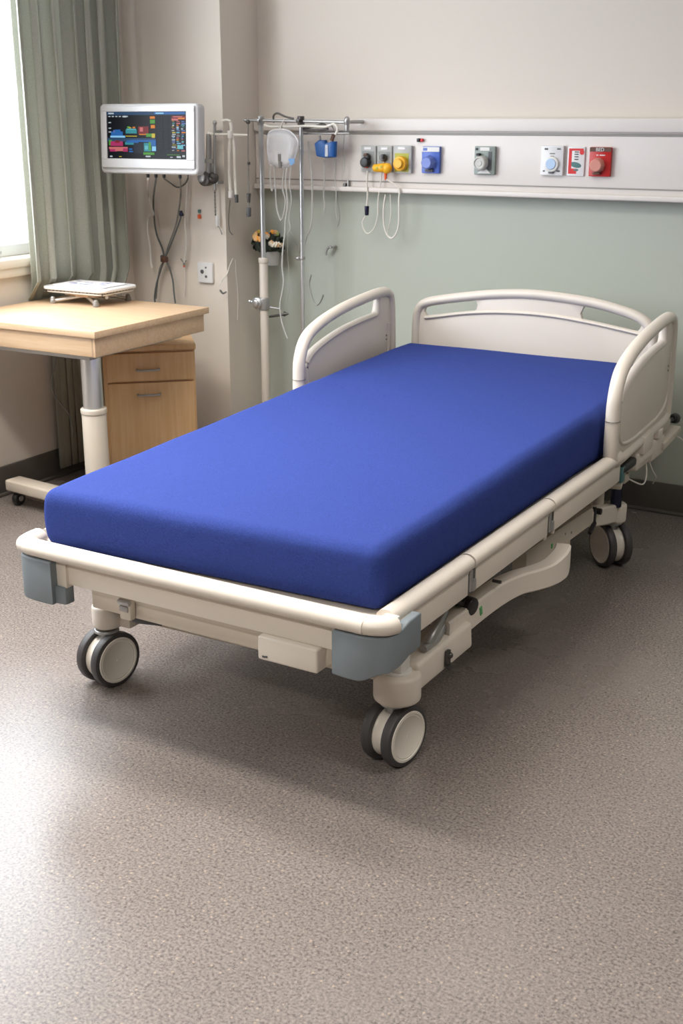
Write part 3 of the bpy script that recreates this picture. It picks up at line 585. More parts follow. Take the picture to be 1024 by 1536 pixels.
m = MB(); m.tube([(-2.9125, 4.1650, 1.4298), (-2.9157, 4.1650, 1.3177), (-2.9169, 4.1650, 1.1622), (-2.9187, 4.1650, 1.0990)], .0028, seg=8); m.build('cord', 'cable', t)
b = [(-2.9185, 4.1650, 1.1069), (-2.9196, 4.1650, 1.0699), (-2.9169, 4.1650, 1.1622), (-2.9180, 4.1650, 1.1254), (-2.9122, 4.1650, 1.4374), (-2.9128, 4.1650, 1.4197), (-2.9134, 4.1650, 1.2843), (-2.9137, 4.1650, 1.2740)]; m = MB(); m.cyl(b[0], b[1], .0095, bev=.003); m.build('hand_switch', 'dgrey', t)
m = MB(); m.cyl(b[2], b[3], .009, .006, bev=.002); m.sph(b[4], .009); m.cyl(b[6], b[7], .006); m.build('connector', 'darksteel', t)
t = thing('beaded_chain', a[1], 'beaded grey chain dangling from the bracket rail to a white tag', 'chain')
m = MB(); c = [(-3.1020, 4.1850, 1.1665), (-3.1024, 4.1850, 1.0697), (-3.1006, 4.1850, 1.0292), (-3.0710, 4.1850, 0.9951)]
for i in range(14):
    p = Vector(c[0]).lerp(Vector(c[1]), i/13); m.sph(p, .0045 if i % 2 else .0035, u=8, v=6)
m.tube([c[0], c[1]], .0015, smooth=False); m.build('chain', 'cable', t)
m = MB(); m.box((c[1][0]+.003, 4.19, c[1][2]-.025), (.012, .006, .045), bev=.002); m.build('white_tag', 'white', t)
m = MB(); m.tube([(-3.1080, 4.1950, 1.0282), (-3.0913, 4.1950, 1.0152), (-3.0785, 4.1950, 0.9885)], .002); m.build('lead_end', 'cable', t)

# little blue/orange hook, wall socket
a = [(-3.1999, 4.2000, 1.0788), (-3.2009, 4.2000, 1.0569)]
t = thing('wall_tag', (a[0][0], YC, a[1][2]), 'tiny blue and orange tag on the column above the socket', 'tag')
m = MB(); m.box((a[0][0], YC-.006, a[0][2]), (.011, .012, .014), bev=.003); m.build('blue_end', 'teal', t)
m = MB(); m.box((a[1][0], YC-.006, a[1][2]), (.013, .012, .018), bev=.003); m.build('orange_end', 'orange', t)
a = [(-3.2131, 4.2000, 0.8650), (-3.1388, 4.2000, 0.7852)]
cx, cz = (a[0][0]+a[1][0])/2, (a[0][2]+a[1][2])/2
t = thing('wall_socket', (cx, YC, a[1][2]), 'white wall socket plate on the column below the bracket', 'wall socket')
m = MB(); m.prism(roundrect(.078, .086, .005, cx=cx, cy=cz), .014, plane_xz(YC-.007), bev=.003); m.build('face_plate', 'white', t)
m = MB()
for dx, dz, r in ((-.014, .004, .009), (.006, -.016, .006), (.006, .022, .004)): m.cyl((cx+dx, YC-.010, cz+dz), (cx+dx, YC-.0155, cz+dz), r, seg=16)
m.build('socket_hole', 'dgrey', t)
m = MB(); m.box((cx+.006, YC-.014, cz+.006), (.008, .003, .018), bev=.001); m.build('switch', 'offwhite', t)

# ------------------------------------------------------------------ patient monitor
YM = 3.85
q = [(-3.4077, 3.8500, 1.5076), (-2.9341, 3.8500, 1.5048), (-3.4047, 3.8500, 1.2412), (-2.9302, 3.8500, 1.2463)]
x0, x1 = (q[0][0]+q[2][0])/2, (q[1][0]+q[3][0])/2; z0, z1 = (q[2][2]+q[3][2])/2, (q[0][2]+q[1][2])/2
cx, cz, Wm, Hm = (x0+x1)/2, (z0+z1)/2, x1-x0, z1-z0
t = thing('patient_monitor', (cx, YM, z0), 'white patient monitor with a colourful dark screen mounted above the desk', 'patient monitor')
MM = Matrix.Translation((cx, YM, cz)) @ Matrix.Rotation(math.radians(-.2), 4, 'Y') @ Matrix.Rotation(math.radians(-3), 4, 'X') @ Matrix.Rotation(math.radians(2), 4, 'Z')
LX = MM @ plane_xz(0)
m = MB(); m.prism(roundrect(Wm, Hm, .02, 6), .05, MM @ plane_xz(.027), bev=.010, seg=3); m.build('housing', 'monitor', t)
m = MB(); m.prism(roundrect(Wm*.80, Hm*.76, .03, 6), .05, MM @ plane_xz(.07), bev=.015, seg=3); m.build('rear_shell', 'offwhite', t)
# raised front bezel: four bars leaving the screen window
sw0, sw1, sh0, sh1 = -Wm*.415, Wm*.395, -Hm*.285, Hm*.385
def mq(m, u0, u1, v0, v1, y, d, mi=0, bev=0.):
    t_ = bmesh.new(); bmesh.ops.create_cube(t_, size=1); bmesh.ops.scale(t_, vec=Vector((abs(u1-u0), d, abs(v1-v0))), verts=t_.verts)
    if bev: bmesh.ops.bevel(t_, geom=t_.edges[:], offset=bev, segments=2, profile=.5, affect='EDGES', clamp_overlap=True)
    m._merge(t_, MM @ Matrix.Translation(((u0+u1)/2, y, (v0+v1)/2)), mi)
m = MB()
e_ = .012
for u0, u1, v0, v1 in ((-Wm/2+e_, sw0, sh0-.006, sh1+.006), (sw1, Wm/2-e_, sh0-.006, sh1+.006), (-Wm/2+e_, Wm/2-e_, sh1, Hm/2-e_*.8), (-Wm/2+e_, Wm/2-e_, sh0-.035, sh0)):
    mq(m, u0, u1, v0, v1, -.003, .007, bev=.002)
m.build('bezel', 'monitor', t)
def emis(name, c, s_=1.):
    M[name] = mat(name, (c[0]*.08, c[1]*.08, c[2]*.08, 1), .35, spec=.12, emit=c, estr=s_)
SC = {'k': (16, 18, 25), 'h': (44, 72, 104), 'b': (38, 100, 170), 't': (50, 140, 150), 'c': (100, 180, 190), 'g': (80, 150, 60), 'o': (220, 130, 40), 'r': (120, 40, 45), 'm': (170, 50, 100), 'p': (200, 110, 110), 'y': (200, 180, 60), 'w': (190, 200, 205), 'n': (34, 40, 50), 's': (90, 110, 170), 'l': (140, 200, 240)}
for k, c in SC.items(): emis('screen_'+k, srgb(*c), .8)
keys = list(SC)
m = MB(); RS = []
def R(k, u0, v0, u1, v1): RS.append((k, u0, v0, u1, v1))       # fractions of the screen, v downwards
R('k', 0, 0, 1, 1)
R('h', 0, 0, 1, .07); R('b', .60, .015, .98, .055); R('w', .02, .02, .09, .05); R('l', .62, .02, .72, .05)
for i in range(6): R('w', .02+.045*i, .09, .045+.045*i, .11)
R('w', .21, .085, .25, .12); R('o', .55, .10, .61, .15); R('g', .55, .17, .61, .25)
for v in (.22, .34, .42): R('w', .02, v, .05, v+.02)
R('b', .05, .42, .20, .53); R('s', .08, .39, .13, .45); R('b', .10, .38, .17, .46); R('l', .04, .51, .23, .55)
R('t', .24, .38, .38, .46); R('c', .25, .36, .37, .38); R('g', .26, .31, .29, .35); R('y', .28, .33, .31, .35); R('o', .33, .32, .36, .35); R('y', .24, .51, .38, .525)
R('r', .40, .31, .53, .47); R('p', .42, .33, .46, .42); R('o', .41, .47, .50, .49); R('o', .56, .28, .61, .35); R('g', .50, .46, .58, .53); R('y', .57, .46, .61, .55)
R('h', 0, .56, .62, .63); R('b', .30, .60, .62, .64); R('g', .02, .60, .06, .72); R('m', .04, .63, .20, .73); R('r', .10, .61, .16, .66); R('t', .23, .64, .38, .70); R('b', .25, .61, .40, .66)
R('p', .02, .75, .26, .80); R('m', .03, .80, .12, .85); R('p', .10, .79, .20, .84); R('m', .20, .78, .26, .85); R('b', .28, .78, .32, .81); R('b', .28, .83, .33, .86)
R('n', .34, .66, .48, .88); R('t', .47, .66, .56, .84); R('c', .48, .72, .52, .80); R('l', .57, .73, .62, .83); R('b', .56, .62, .62, .72); R('g', .46, .86, .60, .91); R('g', .53, .64, .56, .82)
R('w', .49, .93, .55, .96); R('w', .03, .94, .06, .97); R('y', .15, .95, .18, .965)
for i in range(14): R('n', .65, .11+.055*i, .71, .115+.055*i+.004); R('n', .73, .11+.055*i, .78, .115+.055*i+.004)
R('r', .82, .09, .99, .17); R('p', .84, .10, .95, .12); R('o', .90, .13, .98, .16); R('p', .82, .15, .90, .19)
for i in range(17):
    v = .20+.038*i
    for j in range(3):
        u = .82+.057*j+random.uniform(0, .01); R(random.choice('wsopywslc'), u, v, u+random.uniform(.02, .05), v+random.uniform(.008, .026))
R('c', .89, .70, .96, .78); R('g', .76, .90, .92, .91); R('w', .88, .93, .93, .97); R('w', .95, .91, .98, .95); R('w', .80, .95, .83, .965)
for i, (k, u0, v0, u1, v1) in enumerate(RS):
    U0, U1 = sw0+(sw1-sw0)*u0, sw0+(sw1-sw0)*u1; V0, V1 = sh1+(sh0-sh1)*v0, sh1+(sh0-sh1)*v1
    mq(m, U0, U1, V0, V1, -.0005 if i == 0 else -.0012-.00002*i, .001, keys.index(k))
m.build('screen', ['screen_'+k for k in keys], t, flat=True)
m = MB(); 
for u in (-.007, .001): 
    for v in (0, .006): mq(m, u, u+.006, -Hm*.40+v, -Hm*.40+v+.005, -.0005, .004)
m.build('emblem', 'dgrey', t)
m = MB(); mq(m, -Wm/2+.02, Wm/2-.02, sh0-.0375, sh0-.036, -.004, .004); m.build('chin_groove', 'groove', t)
m = MB(); mq(m, Wm*.40, Wm*.43, -Hm*.41, -Hm*.40, -.0005, .004); mq(m, Wm*.31, Wm*.38, -Hm*.425, -Hm*.415, -.0005, .004); m.build('button', 'cable', t)
m = MB(); mq(m, -.012, .012, Hm*.42, Hm*.45, -.006, .002, bev=.0005); m.build('badge', 'offwhite', t)
m = MB(); m.cyl((cx-.03, YM+.09, cz), (cx-.09, 4.10, cz), .022, bev=.003); m.cyl((cx-.09, 4.09, cz), (cx-.11, YC, cz), .028, bev=.003); m.box((cx-.11, YC-.01, cz), (.10, .02, .14), bev=.004); m.build('wall_arm', 'steel', t)
m = MB()
for px in [(-3.2089, 3.8900, 1.2286), (-3.1684, 3.8900, 1.2295), (-3.1283, 3.8900, 1.2279), (-3.0490, 3.8900, 1.2297)]: m.cyl((px[0], px[1], z0+.012), (px[0], px[1], z0-.016), .008, .006, seg=14, bev=.002)
m.build('port', 'black', t)

# monitor cables
GC = 'cables hanging below the monitor'
def mc(px, label, mk, r=.004): cord('monitor_cable', px, r, mk, label, 'cable', GC)
a = [(-3.2092, 3.8900, 1.2235)]; b = [(-3.1687, 3.8900, 1.2244)]; c = [(-3.1285, 3.8900, 1.2254)]; d = [(-3.0491, 3.8900, 1.2272)]
mc(a + [(-3.4440, 4.1700, 1.1466), (-3.4295, 4.1700, 1.0862), (-3.4203, 4.1700, 1.0588), (-3.4503, 4.1700, 1.0465), (-3.4574, 4.1700, 0.9929), (-3.4470, 4.1700, 0.9228), (-3.4472, 4.1700, 0.8602), (-3.4415, 4.1700, 0.8320)], 'white cable hanging furthest left below the monitor', 'cablew', .004)
mc(b + [(-3.4166, 4.1700, 1.1198), (-3.4152, 4.1700, 1.0227), (-3.4039, 4.1700, 0.9672), (-3.3811, 4.1700, 0.9205), (-3.3728, 4.1700, 0.8758), (-3.3940, 4.1700, 0.8262), (-3.4196, 4.1700, 0.7673), (-3.4342, 4.1700, 0.7085), (-3.4328, 4.1700, 0.6708)], 'dark grey cable crossing from upper left to the tie', 'cabled', .004)
mc(c + [(-3.3271, 4.1800, 1.1904), (-3.2924, 4.1800, 1.1750), (-3.2565, 4.1800, 1.1868), (-3.2381, 4.1800, 1.2061), (-3.2340, 4.1800, 1.2169)] + [(-3.0401, 3.9300, 1.2410)], 'thin cable sagging in a short loop under the monitor edge', 'cabled', .003)
mc(d + [(-3.2760, 4.1800, 1.1510), (-3.2859, 4.1800, 1.0961), (-3.3117, 4.1800, 1.0124), (-3.3561, 4.1800, 0.9266), (-3.3772, 4.1800, 0.8746), (-3.4053, 4.1800, 0.8331), (-3.4240, 4.1800, 0.7659), (-3.4355, 4.1800, 0.6985)], 'grey cable running from the right to the tie', 'cable', .0036)
mc([(-3.2646, 4.1650, 1.0759), (-3.2734, 4.1650, 1.0426), (-3.3052, 4.1650, 0.9805), (-3.3412, 4.1650, 0.9146), (-3.3578, 4.1650, 0.8771), (-3.3418, 4.1650, 0.8384), (-3.3264, 4.1650, 0.7882), (-3.3222, 4.1650, 0.7314), (-3.3172, 4.1650, 0.6887)], 'dark cable from blue plug through the tie to the desk', 'cabled', .0036)
mc([(-3.2417, 4.1850, 1.2112), (-3.2530, 4.1850, 1.1242), (-3.2642, 4.1850, 1.0417), (-3.2612, 4.1850, 0.9588), (-3.2719, 4.1850, 0.8884), (-3.2767, 4.1850, 0.8628)], 'pale cable hanging straight right of the crossed pair', 'cablew', .003)
mc([(-3.2848, 4.1950, 0.8557), (-3.2847, 4.1950, 0.7877), (-3.2919, 4.1950, 0.7156)], 'pale cable end rising from the desk near the socket', 'cablew', .002)
t = thing('cable_tie', (-3.3, 4.16, .9), 'brown tie gathering the crossed monitor cables', 'cable tie')
a = [(-3.3612, 4.1600, 0.8745), (-3.3619, 4.1600, 0.8632)]; m = MB(); m.box(a[0], (.026, .024, .026), bev=.006); m.build('wrap', 'brown', t); m = MB(); m.box((a[0][0]-.016, 4.165, a[0][2]+.002), (.012, .02, .03), bev=.004); m.build('buckle', 'dgrey', t)
t = thing('cable_plug', (-3.2, 4.16, 1.07), 'small dark blue plug on the right hand monitor cable', 'plug')
a = [(-3.2613, 4.1600, 1.0654), (-3.2639, 4.1600, 1.0816)]; m = MB(); m.cyl(a[0], a[1], .008, .006, bev=.002); m.box(a[0], (.016, .014, .012), bev=.003); m.build('plug_body', 'navy', t)
t = thing('lead_clip', (-3.2, 4.19, .88), 'tiny grey lead clip with an orange end above the desk', 'clip')
a = [(-3.2806, 4.1900, 0.8621), (-3.2814, 4.1900, 0.8479)]; m = MB(); m.cyl(a[0], a[1], .006, .004, bev=.001); m.tube([(-3.2978, 4.1900, 0.8781), (-3.2841, 4.1900, 0.8647), (-3.2658, 4.1900, 0.8714)], .0025); m.build('clip_body', 'cable', t); m = MB(); m.sph(a[1], .005); m.build('end', 'orange', t)
# loose leads on the column's side face
GL = 'thin loose leads on the column side'
cord('loose_lead', [(-3.0675, 4.2510, 0.8851), (-3.0675, 4.2254, 0.8542), (-3.0675, 4.2047, 0.8229), (-3.0675, 4.1704, 0.8042), (-3.0675, 4.1505, 0.7842)], .0025, 'cablew', 'thin white lead curling across the column corner by the socket', 'cable', GL)
cord('loose_lead', [(-3.0675, 4.2701, 0.8778), (-3.0675, 4.2723, 0.8214), (-3.0675, 4.2795, 0.7642), (-3.0675, 4.2812, 0.6927), (-3.0675, 4.2731, 0.6220)], .002, 'cablew', 'thin white lead hanging straight on the column side face', 'cable', GL)
cord('loose_lead', [(-3.0675, 4.2434, 1.1270), (-3.0675, 4.2307, 1.0600), (-3.0675, 4.2328, 1.0053), (-3.0675, 4.2557, 0.9844)], .0018, 'cable', 'faint lead below the hanging hoses on column side', 'cable', GL)
t = thing('wall_peg', (-3.08, 4.2, .77), 'tiny curved grey hook at the column corner right of the socket', 'hook')
m = MB(); m.tube([(-3.0675, 4.1542, 0.7643), (-3.0675, 4.1723, 0.7483), (-3.0675, 4.1963, 0.7511)], .004); m.build('peg', 'steel', t)

# ------------------------------------------------------------------ overbed table / desk
TZ = .76; TR = math.radians(1.0); TC = Vector((-2.823, 3.10, 0))
t = thing('overbed_table', (-2.95, 3.21, 0), 'maple topped overbed table on one pillar standing by the window', 'table')
TM = Matrix.Translation(TC) @ Matrix.Rotation(TR, 4, 'Z')
def tb(m, x0, x1, y0, y1, z0, z1, bev=.002, mi=0):
    t_ = bmesh.new(); bmesh.ops.create_cube(t_, size=1); bmesh.ops.scale(t_, vec=Vector((x1-x0, y1-y0, z1-z0)), verts=t_.verts)
    if bev: bmesh.ops.bevel(t_, geom=t_.edges[:], offset=bev, segments=2, profile=.5, affect='EDGES', clamp_overlap=True)
    m._merge(t_, TM @ Matrix.Translation(((x0+x1)/2, (y0+y1)/2, (z0+z1)/2)), mi)
TW, TD = .705, .665
m = MB(); tb(m, -TW, 0, 0, TD, TZ-.024, TZ); m.build('table_top', 'maple', t)
m = MB(); tb(m, -TW+.01, -.018, .012, .030, TZ-.092, TZ-.023); m.build('front_apron', 'maple', t)
m = MB(); tb(m, -.030, -.012, .012, TD-.02, TZ-.092, TZ-.023); m.build('side_apron', 'maple', t)
m = MB(); tb(m, -TW+.01, -TW+.028, .03, TD-.02, TZ-.092, TZ-.023); m.build('side_apron', 'maple', t)
m = MB(); tb(m, -TW+.05, -.06, .035, .075, TZ-.110, TZ-.088); tb(m, -.115, -.075, .06, TD-.08, TZ-.112, TZ-.090); tb(m, -.2, -.06, .06, .20, TZ-.106, TZ-.090); m.build('support_frame', 'steel', t)
cx_, cy_ = -2.945, 3.205
m = MB(); m.cyl((cx_, cy_, .44), (cx_, cy_, TZ-.10), .0365); m.build('column', 'chrome', t)
m = MB(); m.cyl((cx_, cy_, .08), (cx_, cy_, .45), .044, bev=.004); m.cyl((cx_, cy_, .440), (cx_, cy_, .462), .047, bev=.005); m.build('column_sleeve', 'beige_metal', t)
m = MB(); m.bar((-3.46, 3.275, .083), (-2.90, 3.22, .083), .075, .045, bev=.008, seg=3); m.build('base_foot', 'beige_metal', t)
m = MB(); m.bar((cx_, 3.18, .083), (cx_, 3.62, .083), .06, .04, bev=.008, seg=3); m.build('base_foot', 'beige_metal', t)
for (wx, wy) in ((-3.425, 3.268), (-2.93, 3.21), (-2.945, 3.58)):
    m = MB(); m.cyl((wx-.012, wy, .028), (wx+.012, wy, .028), .028, seg=26, bev=.005); m.cyl((wx, wy, .05), (wx, wy, .07), .008); c_ = m.build('caster', 'black', t)
    m = MB(); m.cyl((wx+.006, wy, .028), (wx+.016, wy, .028), .011, seg=18, bev=.002); m.build('cap', 'steel', c_)
m = MB(); m.tube([(-3.40, 3.45, .66), (-3.42, 3.52, .55), (-3.43, 3.50, .42), (-3.425, 3.58, .30), (-3.43, 3.60, .2)], .003); tag(m.build('loose_cable', 'cable'), 'thin grey cable dangling below the table in front of curtain', 'cable')

# tray on the table
TY = TZ
t = thing('bedside_tray', (-3.30, 3.62, TY), 'white rounded tray on a folding chrome stand upon the maple table', 'tray')
px0, py0 = -3.318, 3.635
trz = math.radians(2)
def TRM(z): return Matrix.Translation((px0, py0, z)) @ Matrix.Rotation(trz, 4, 'Z')
m = MB(); m.prism(roundrect(.315, .225, .035, 6), .013, TRM(TY+.060), bev=.005, seg=3); m.build('tray_top', 'white', t)
m = MB(); m.prism(roundrect(.295, .205, .03, 6), .006, TRM(TY+.046), bev=.002); m.build('lower_plate', 'offwhite', t)
m = MB()
for k in range(16): m.box(TRM(TY+.050) @ Vector((-.14+.0187*k, -.098, 0)), (.004, .004, .012), bev=.001)
for k in range(10): m.box(TRM(TY+.050) @ Vector((.14, -.085+.019*k, 0)), (.004, .004, .012), bev=.001)
m.build('grille', 'dgrey', t)
m = MB(); m.prism(roundrect(.14, .11, .012), .020, TRM(TY+.034), bev=.004); m.build('riser_block', 'tan', t)
for s_ in (-1, 1):
    m = MB(); a = TRM(TY+.010) @ Vector((-.105, -.095*s_, 0)); b = TRM(TY+.028) @ Vector((.105, .095*s_*.3, 0)); m.tube([a, (a+b)/2+Vector((0, 0, .008)), b], .0065); m.build('leg', 'chrome', t)
    m = MB(); a = TRM(TY+.010) @ Vector((.105, -.095*s_, 0)); b = TRM(TY+.028) @ Vector((-.105, .095*s_*.3, 0)); m.tube([a, (a+b)/2+Vector((0, 0, .008)), b], .0065); m.build('leg', 'chrome', t)
for u in (-.108, .108):
    for v in (-.098, .098):
        p = TRM(TY) @ Vector((u, v, 0)); m = MB(); m.cyl(p, p+Vector((0, 0, .018)), .013, .011, seg=20, bev=.004); m.sph(p+Vector((0, 0, .018)), .010); m.build('foot', 'cable' if u > 0 else 'steel', t)
t = thing('paper_sheet', (px0, py0, TY+.067), 'white printed sheet lying on the tray', 'paper')
m = MB(); m.prism(roundrect(.245, .165, .01), .003, TRM(TY+.0695), bev=.001); m.build('sheet', 'paper', t)
m = MB()
for k in range(18):
    u, v = random.uniform(-.10, .09), random.uniform(-.065, .065); m.box(TRM(TY+.0712) @ Vector((u, v, 0)), (random.uniform(.01, .04), random.uniform(.006, .02), .0006), (0, 0, trz), bev=0)
m.build('print', 'ink', t, flat=True)

# ------------------------------------------------------------------ bedside cabinet
ca, cb = Vector((-3.217, 3.569, 0)), Vector((-2.949, 3.813, 0)); CR = math.atan2((cb-ca).y, (cb-ca).x); CWd = (cb-ca).length; CD = .325; CH = .60
t = thing('bedside_cabinet', ca, 'oak bedside cabinet with a drawer and a door standing behind the table', 'cabinet')
CM = Matrix.Translation(ca) @ Matrix.Rotation(CR, 4, 'Z')
def cbx(m, x0, x1, y0, y1, z0, z1, bev=.002, mi=0):
    t_ = bmesh.new(); bmesh.ops.create_cube(t_, size=1); bmesh.ops.scale(t_, vec=Vector((x1-x0, y1-y0, z1-z0)), verts=t_.verts)
    if bev: bmesh.ops.bevel(t_, geom=t_.edges[:], offset=bev, segments=2, profile=.5, affect='EDGES', clamp_overlap=True)
    m._merge(t_, CM @ Matrix.Translation(((x0+x1)/2, (y0+y1)/2, (z0+z1)/2)), mi)
m = MB(); cbx(m, 0, CWd, .012, CD, .05, CH-.02); cbx(m, .02, CWd-.02, .04, CD-.02, 0, .06); m.build('body', 'oak', t)
m = MB(); cbx(m, -.004, CWd+.004, -.004, CD, CH-.022, CH, .003); m.build('top', 'oak', t)
ZD = .455
def handle(z, par):
    m = MB(); c = [CM @ Vector((x, y, z)) for x, y in ((CWd*.36, -.004), (CWd*.365, -.022), (CWd*.40, -.026), (CWd*.56, -.026), (CWd*.595, -.022), (CWd*.60, -.004))]
    m.tube(c, .0045, seg=10, n=5); m.build('handle', 'steel', par)
m = MB(); cbx(m, .014, CWd-.008, -.006, .014, ZD+.004, CH-.030); d_ = m.build('drawer', 'oak', t); handle(.505, d_)
m = MB(); cbx(m, .014, CWd-.008, -.006, .014, .06, ZD-.004); d_ = m.build('door', 'oak', t); handle(.405, d_)

# ------------------------------------------------------------------ hospital bed
B = thing('hospital_bed', (-1.63, 3.05, 0), 'cream hospital bed on twin wheel casters with raised side rails', 'hospital bed')
def LXf(y): return -2.092 - .048*(y-2.0)          # outer face of the left long side
# front: cap, panel, corner blocks
m = MB()
m.tube([(-2.098, 2.06, .464), (-2.094, 2.02, .464), (-2.07, 1.998, .464), (-1.95, 1.992, .464), (-1.2, 1.992, .464), (-1.14, 1.993, .464), (-1.110, 1.998, .464), (-1.090, 2.010, .464), (-1.082, 2.026, .464)], .02, seg=16, n=8, sec=(.021, .026), up=(0, 0, 1)); m.build('foot_rail_cap', 'cream', B)
m = MB(); m.span((-1.965, 2.002, .383), (-1.205, 2.028, .455), bev=.003); m.build('foot_panel', 'cream_metal', B)
m = MB(); m.prism([(-2.085, 2.0), (-1.955, 1.994), (-1.955, 2.03), (-2.06, 2.04), (-2.065, 2.12), (-2.09, 2.12)], .083, Matrix.Translation((0, 0, .4165)), bev=.003); m.build('corner_block', 'cream_metal', B)
m = MB(); m.prism([(-1.205, 1.994), (-1.085, 2.0), (-1.080, 2.12), (-1.105, 2.12), (-1.11, 2.04), (-1.205, 2.03)], .083, Matrix.Translation((0, 0, .4165)), bev=.003); m.build('corner_block', 'cream_metal', B)
# bumpers (plan outline, extruded upright)
def plan(pts, th):
    P = catmull([(p[0], p[1], 0) for p in pts], 6); out = []; inn = []
    for i, p in enumerate(P):
        tg = (P[min(i+1, len(P)-1)]-P[max(i-1, 0)]).normalized(); nrm = Vector((-tg.y, tg.x, 0)); out.append((p.x, p.y)); inn.append((p.x+nrm.x*th, p.y+nrm.y*th))
    return out + inn[::-1]
m = MB(); m.prism(plan([(-1.200, 1.976), (-1.16, 1.972), (-1.115, 1.976), (-1.082, 1.99), (-1.066, 2.02), (-1.062, 2.06), (-1.064, 2.115)], .022), .102, Matrix.Translation((0, 0, .393)), bev=.007, seg=3)
for v_ in m.bm.verts:
    k_ = min(max((v_.co.x+1.14)/.06, 0), 1) if v_.co.z < .393 else 0
    v_.co.z += .022*k_*k_*(3-2*k_) + (.018*min(max((v_.co.y-2.0)/.06, 0), 1))
m.build('corner_bumper', 'bumper', B)
m = MB(); m.prism(plan([(-2.108, 2.11), (-2.108, 2.04), (-2.102, 2.002), (-2.081, 1.980), (-2.036, 1.973), (-1.985, 1.974)], .024), .112, Matrix.Translation((0, 0, .388)), bev=.007, seg=3); m.prism([(-1.995, 1.985), (-1.956, 1.99), (-1.956, 2.02), (-1.995, 2.03)], .045, Matrix.Translation((0, 0, .3555)), bev=.004); m.build('corner_bumper', 'bumper', B)
# lower cross beam, control box, small latch
m = MB(); m.span((-1.93, 2.05, .312), (-1.14, 2.11, .386), bev=.004); m.build('cross_beam', 'beige_metal', B)
m = MB(); m.span((-1.395, 1.985, .327), (-1.242, 2.06, .383), bev=.005, seg=3); m.build('junction_box', 'cream', B)
m = MB(); m.box((-1.378, 1.9845, .337), (.008, .002, .004), bev=0); m.box((-1.371, 1.9845, .338), (.004, .002, .004), bev=0); m.build('screw', 'dgrey', B)
a = [(-1.8053, 2.0400, 0.3563), (-1.8095, 2.0400, 0.2952), (-1.8243, 2.0400, 0.3489), (-1.7883, 2.0400, 0.3051)]
m = MB(); m.box((a[0][0], 2.037, .345), (.034, .02, .062), bev=.004); m.build('latch', 'beige_metal', B)
m = MB(); m.box((a[0][0], 2.026, .360), (.036, .012, .012), (.4, 0, 0), bev=.003); m.box((a[0][0]-.002, 2.026, .343), (.026, .006, .014), bev=.002); m.build('latch_clip', 'steel', B)
# side plates + caps
YE = 3.52
def side(sg):
    def X(y, o=0): return (-1.098+o) if sg > 0 else (LXf(y)-o)
    segs = ((2.045, 2.432), (2.440, 2.940), (2.948, YE)) if sg > 0 else ((2.07, 3.42),)
    for y0, y1 in segs:
        m = MB(); m.tube([(X(y0, -.012), y0, .463), (X((y0+y1)/2, -.012), (y0+y1)/2, .463), (X(y1, -.012), y1, .463)], .02, seg=16, smooth=False, sec=(.020, .024), up=(0, 0, 1)); m.build('side_rail_cap', 'cream', B)
    for y0, y1 in (((2.11, 2.425), (2.465, 2.925), (2.965, YE)) if sg > 0 else ((2.11, 3.45),)):
        m = MB(); m.bar((X(y0, -.012), y0, .418), (X(y1, -.012), y1, .418), .024, .066, bev=.003); m.build('side_panel', 'cream_metal', B)
        m = MB(); m.bar((X(y0, -.009), y0, .446), (X(y1, -.009), y1, .446), .022, .014, bev=.004); m.build('panel_ridge', 'cream_metal', B)
side(1); side(-1)
# latch recesses in right side
for y, dk in ((2.445, 'dgrey'), (2.945, 'black')):
    w_ = .02 if y < 2.6 else .026
    if y > 2.6: m = MB(); m.span((-1.114, y-.036, .376), (-1.0985, y-.022, .453), bev=.003); m.build('latch_frame', 'cream', B); m = MB(); m.span((-1.114, y+.024, .376), (-1.0985, y+.036, .453), bev=.003); m.build('latch_frame', 'cream', B)
    m = MB(); m.span((-1.112, y-w_, .385), (-1.099, y+w_, .449), bev=.002); m.build('latch_recess', dk, B)
    m = MB(); m.span((-1.106, y-.016, .392), (-1.094, y-.004, .446), bev=.002); m.box((-1.098, y+.004, .405), (.012, .018, .03), bev=.003); m.build('latch_lever', 'steel', B)
m = MB(); m.box((-1.093, 2.035, .462), (.034, .022, .030), bev=.004); m.build('end_connector', 'offwhite', B)
# mattress deck and frame tubes
m = MB(); m.prism([(-2.065, 2.05), (-1.13, 2.06), (-1.13, 4.16), (-2.165, 4.16)], .03, Matrix.Translation((0, 0, .432)), bev=.003); m.build('deck', 'beige_metal', B)
m = MB(); m.span((-2.02, 2.11, .335), (-1.96, 4.15, .395), bev=.004); m.build('long_beam', 'beige_metal', B)
m = MB(); m.span((-1.24, 2.11, .345), (-1.18, 4.15, .405), bev=.004); m.build('long_beam', 'beige_metal', B)
m = MB(); m.span((-2.02, 3.93, .345), (-1.18, 3.99, .405), bev=.004); m.build('cross_beam', 'beige_metal', B)
for yy in (2.75, 3.45):
    m = MB(); m.bar((-1.63, yy-.16, .25), (-1.63, yy+.1, .40), .5, .03, bev=.004); m.build('lift_arm', 'beige_metal', B)
# base: cross beams joining the caster housings
m = MB(); m.bar((-2.04, 2.285, .215), (-1.22, 2.305, .215), .06, .05, bev=.005); m.build('base_beam', 'beige_metal', B)
m = MB(); m.bar((-2.05, 3.78, .20), (-1.22, 3.78, .20), .06, .05, bev=.005); m.build('base_beam', 'beige_metal', B)
m = MB(); m.bar((-2.06, 2.27, .225), (-2.06, 3.78, .225), .05, .055, bev=.006); m.build('base_beam', 'beige_metal', B)
for yy in (2.59, 3.29):
    m = MB(); m.bar((-2.06, yy, .235), (-1.17, yy, .245), .05, .045, bev=.005); m.build('base_beam', 'beige_metal', B)
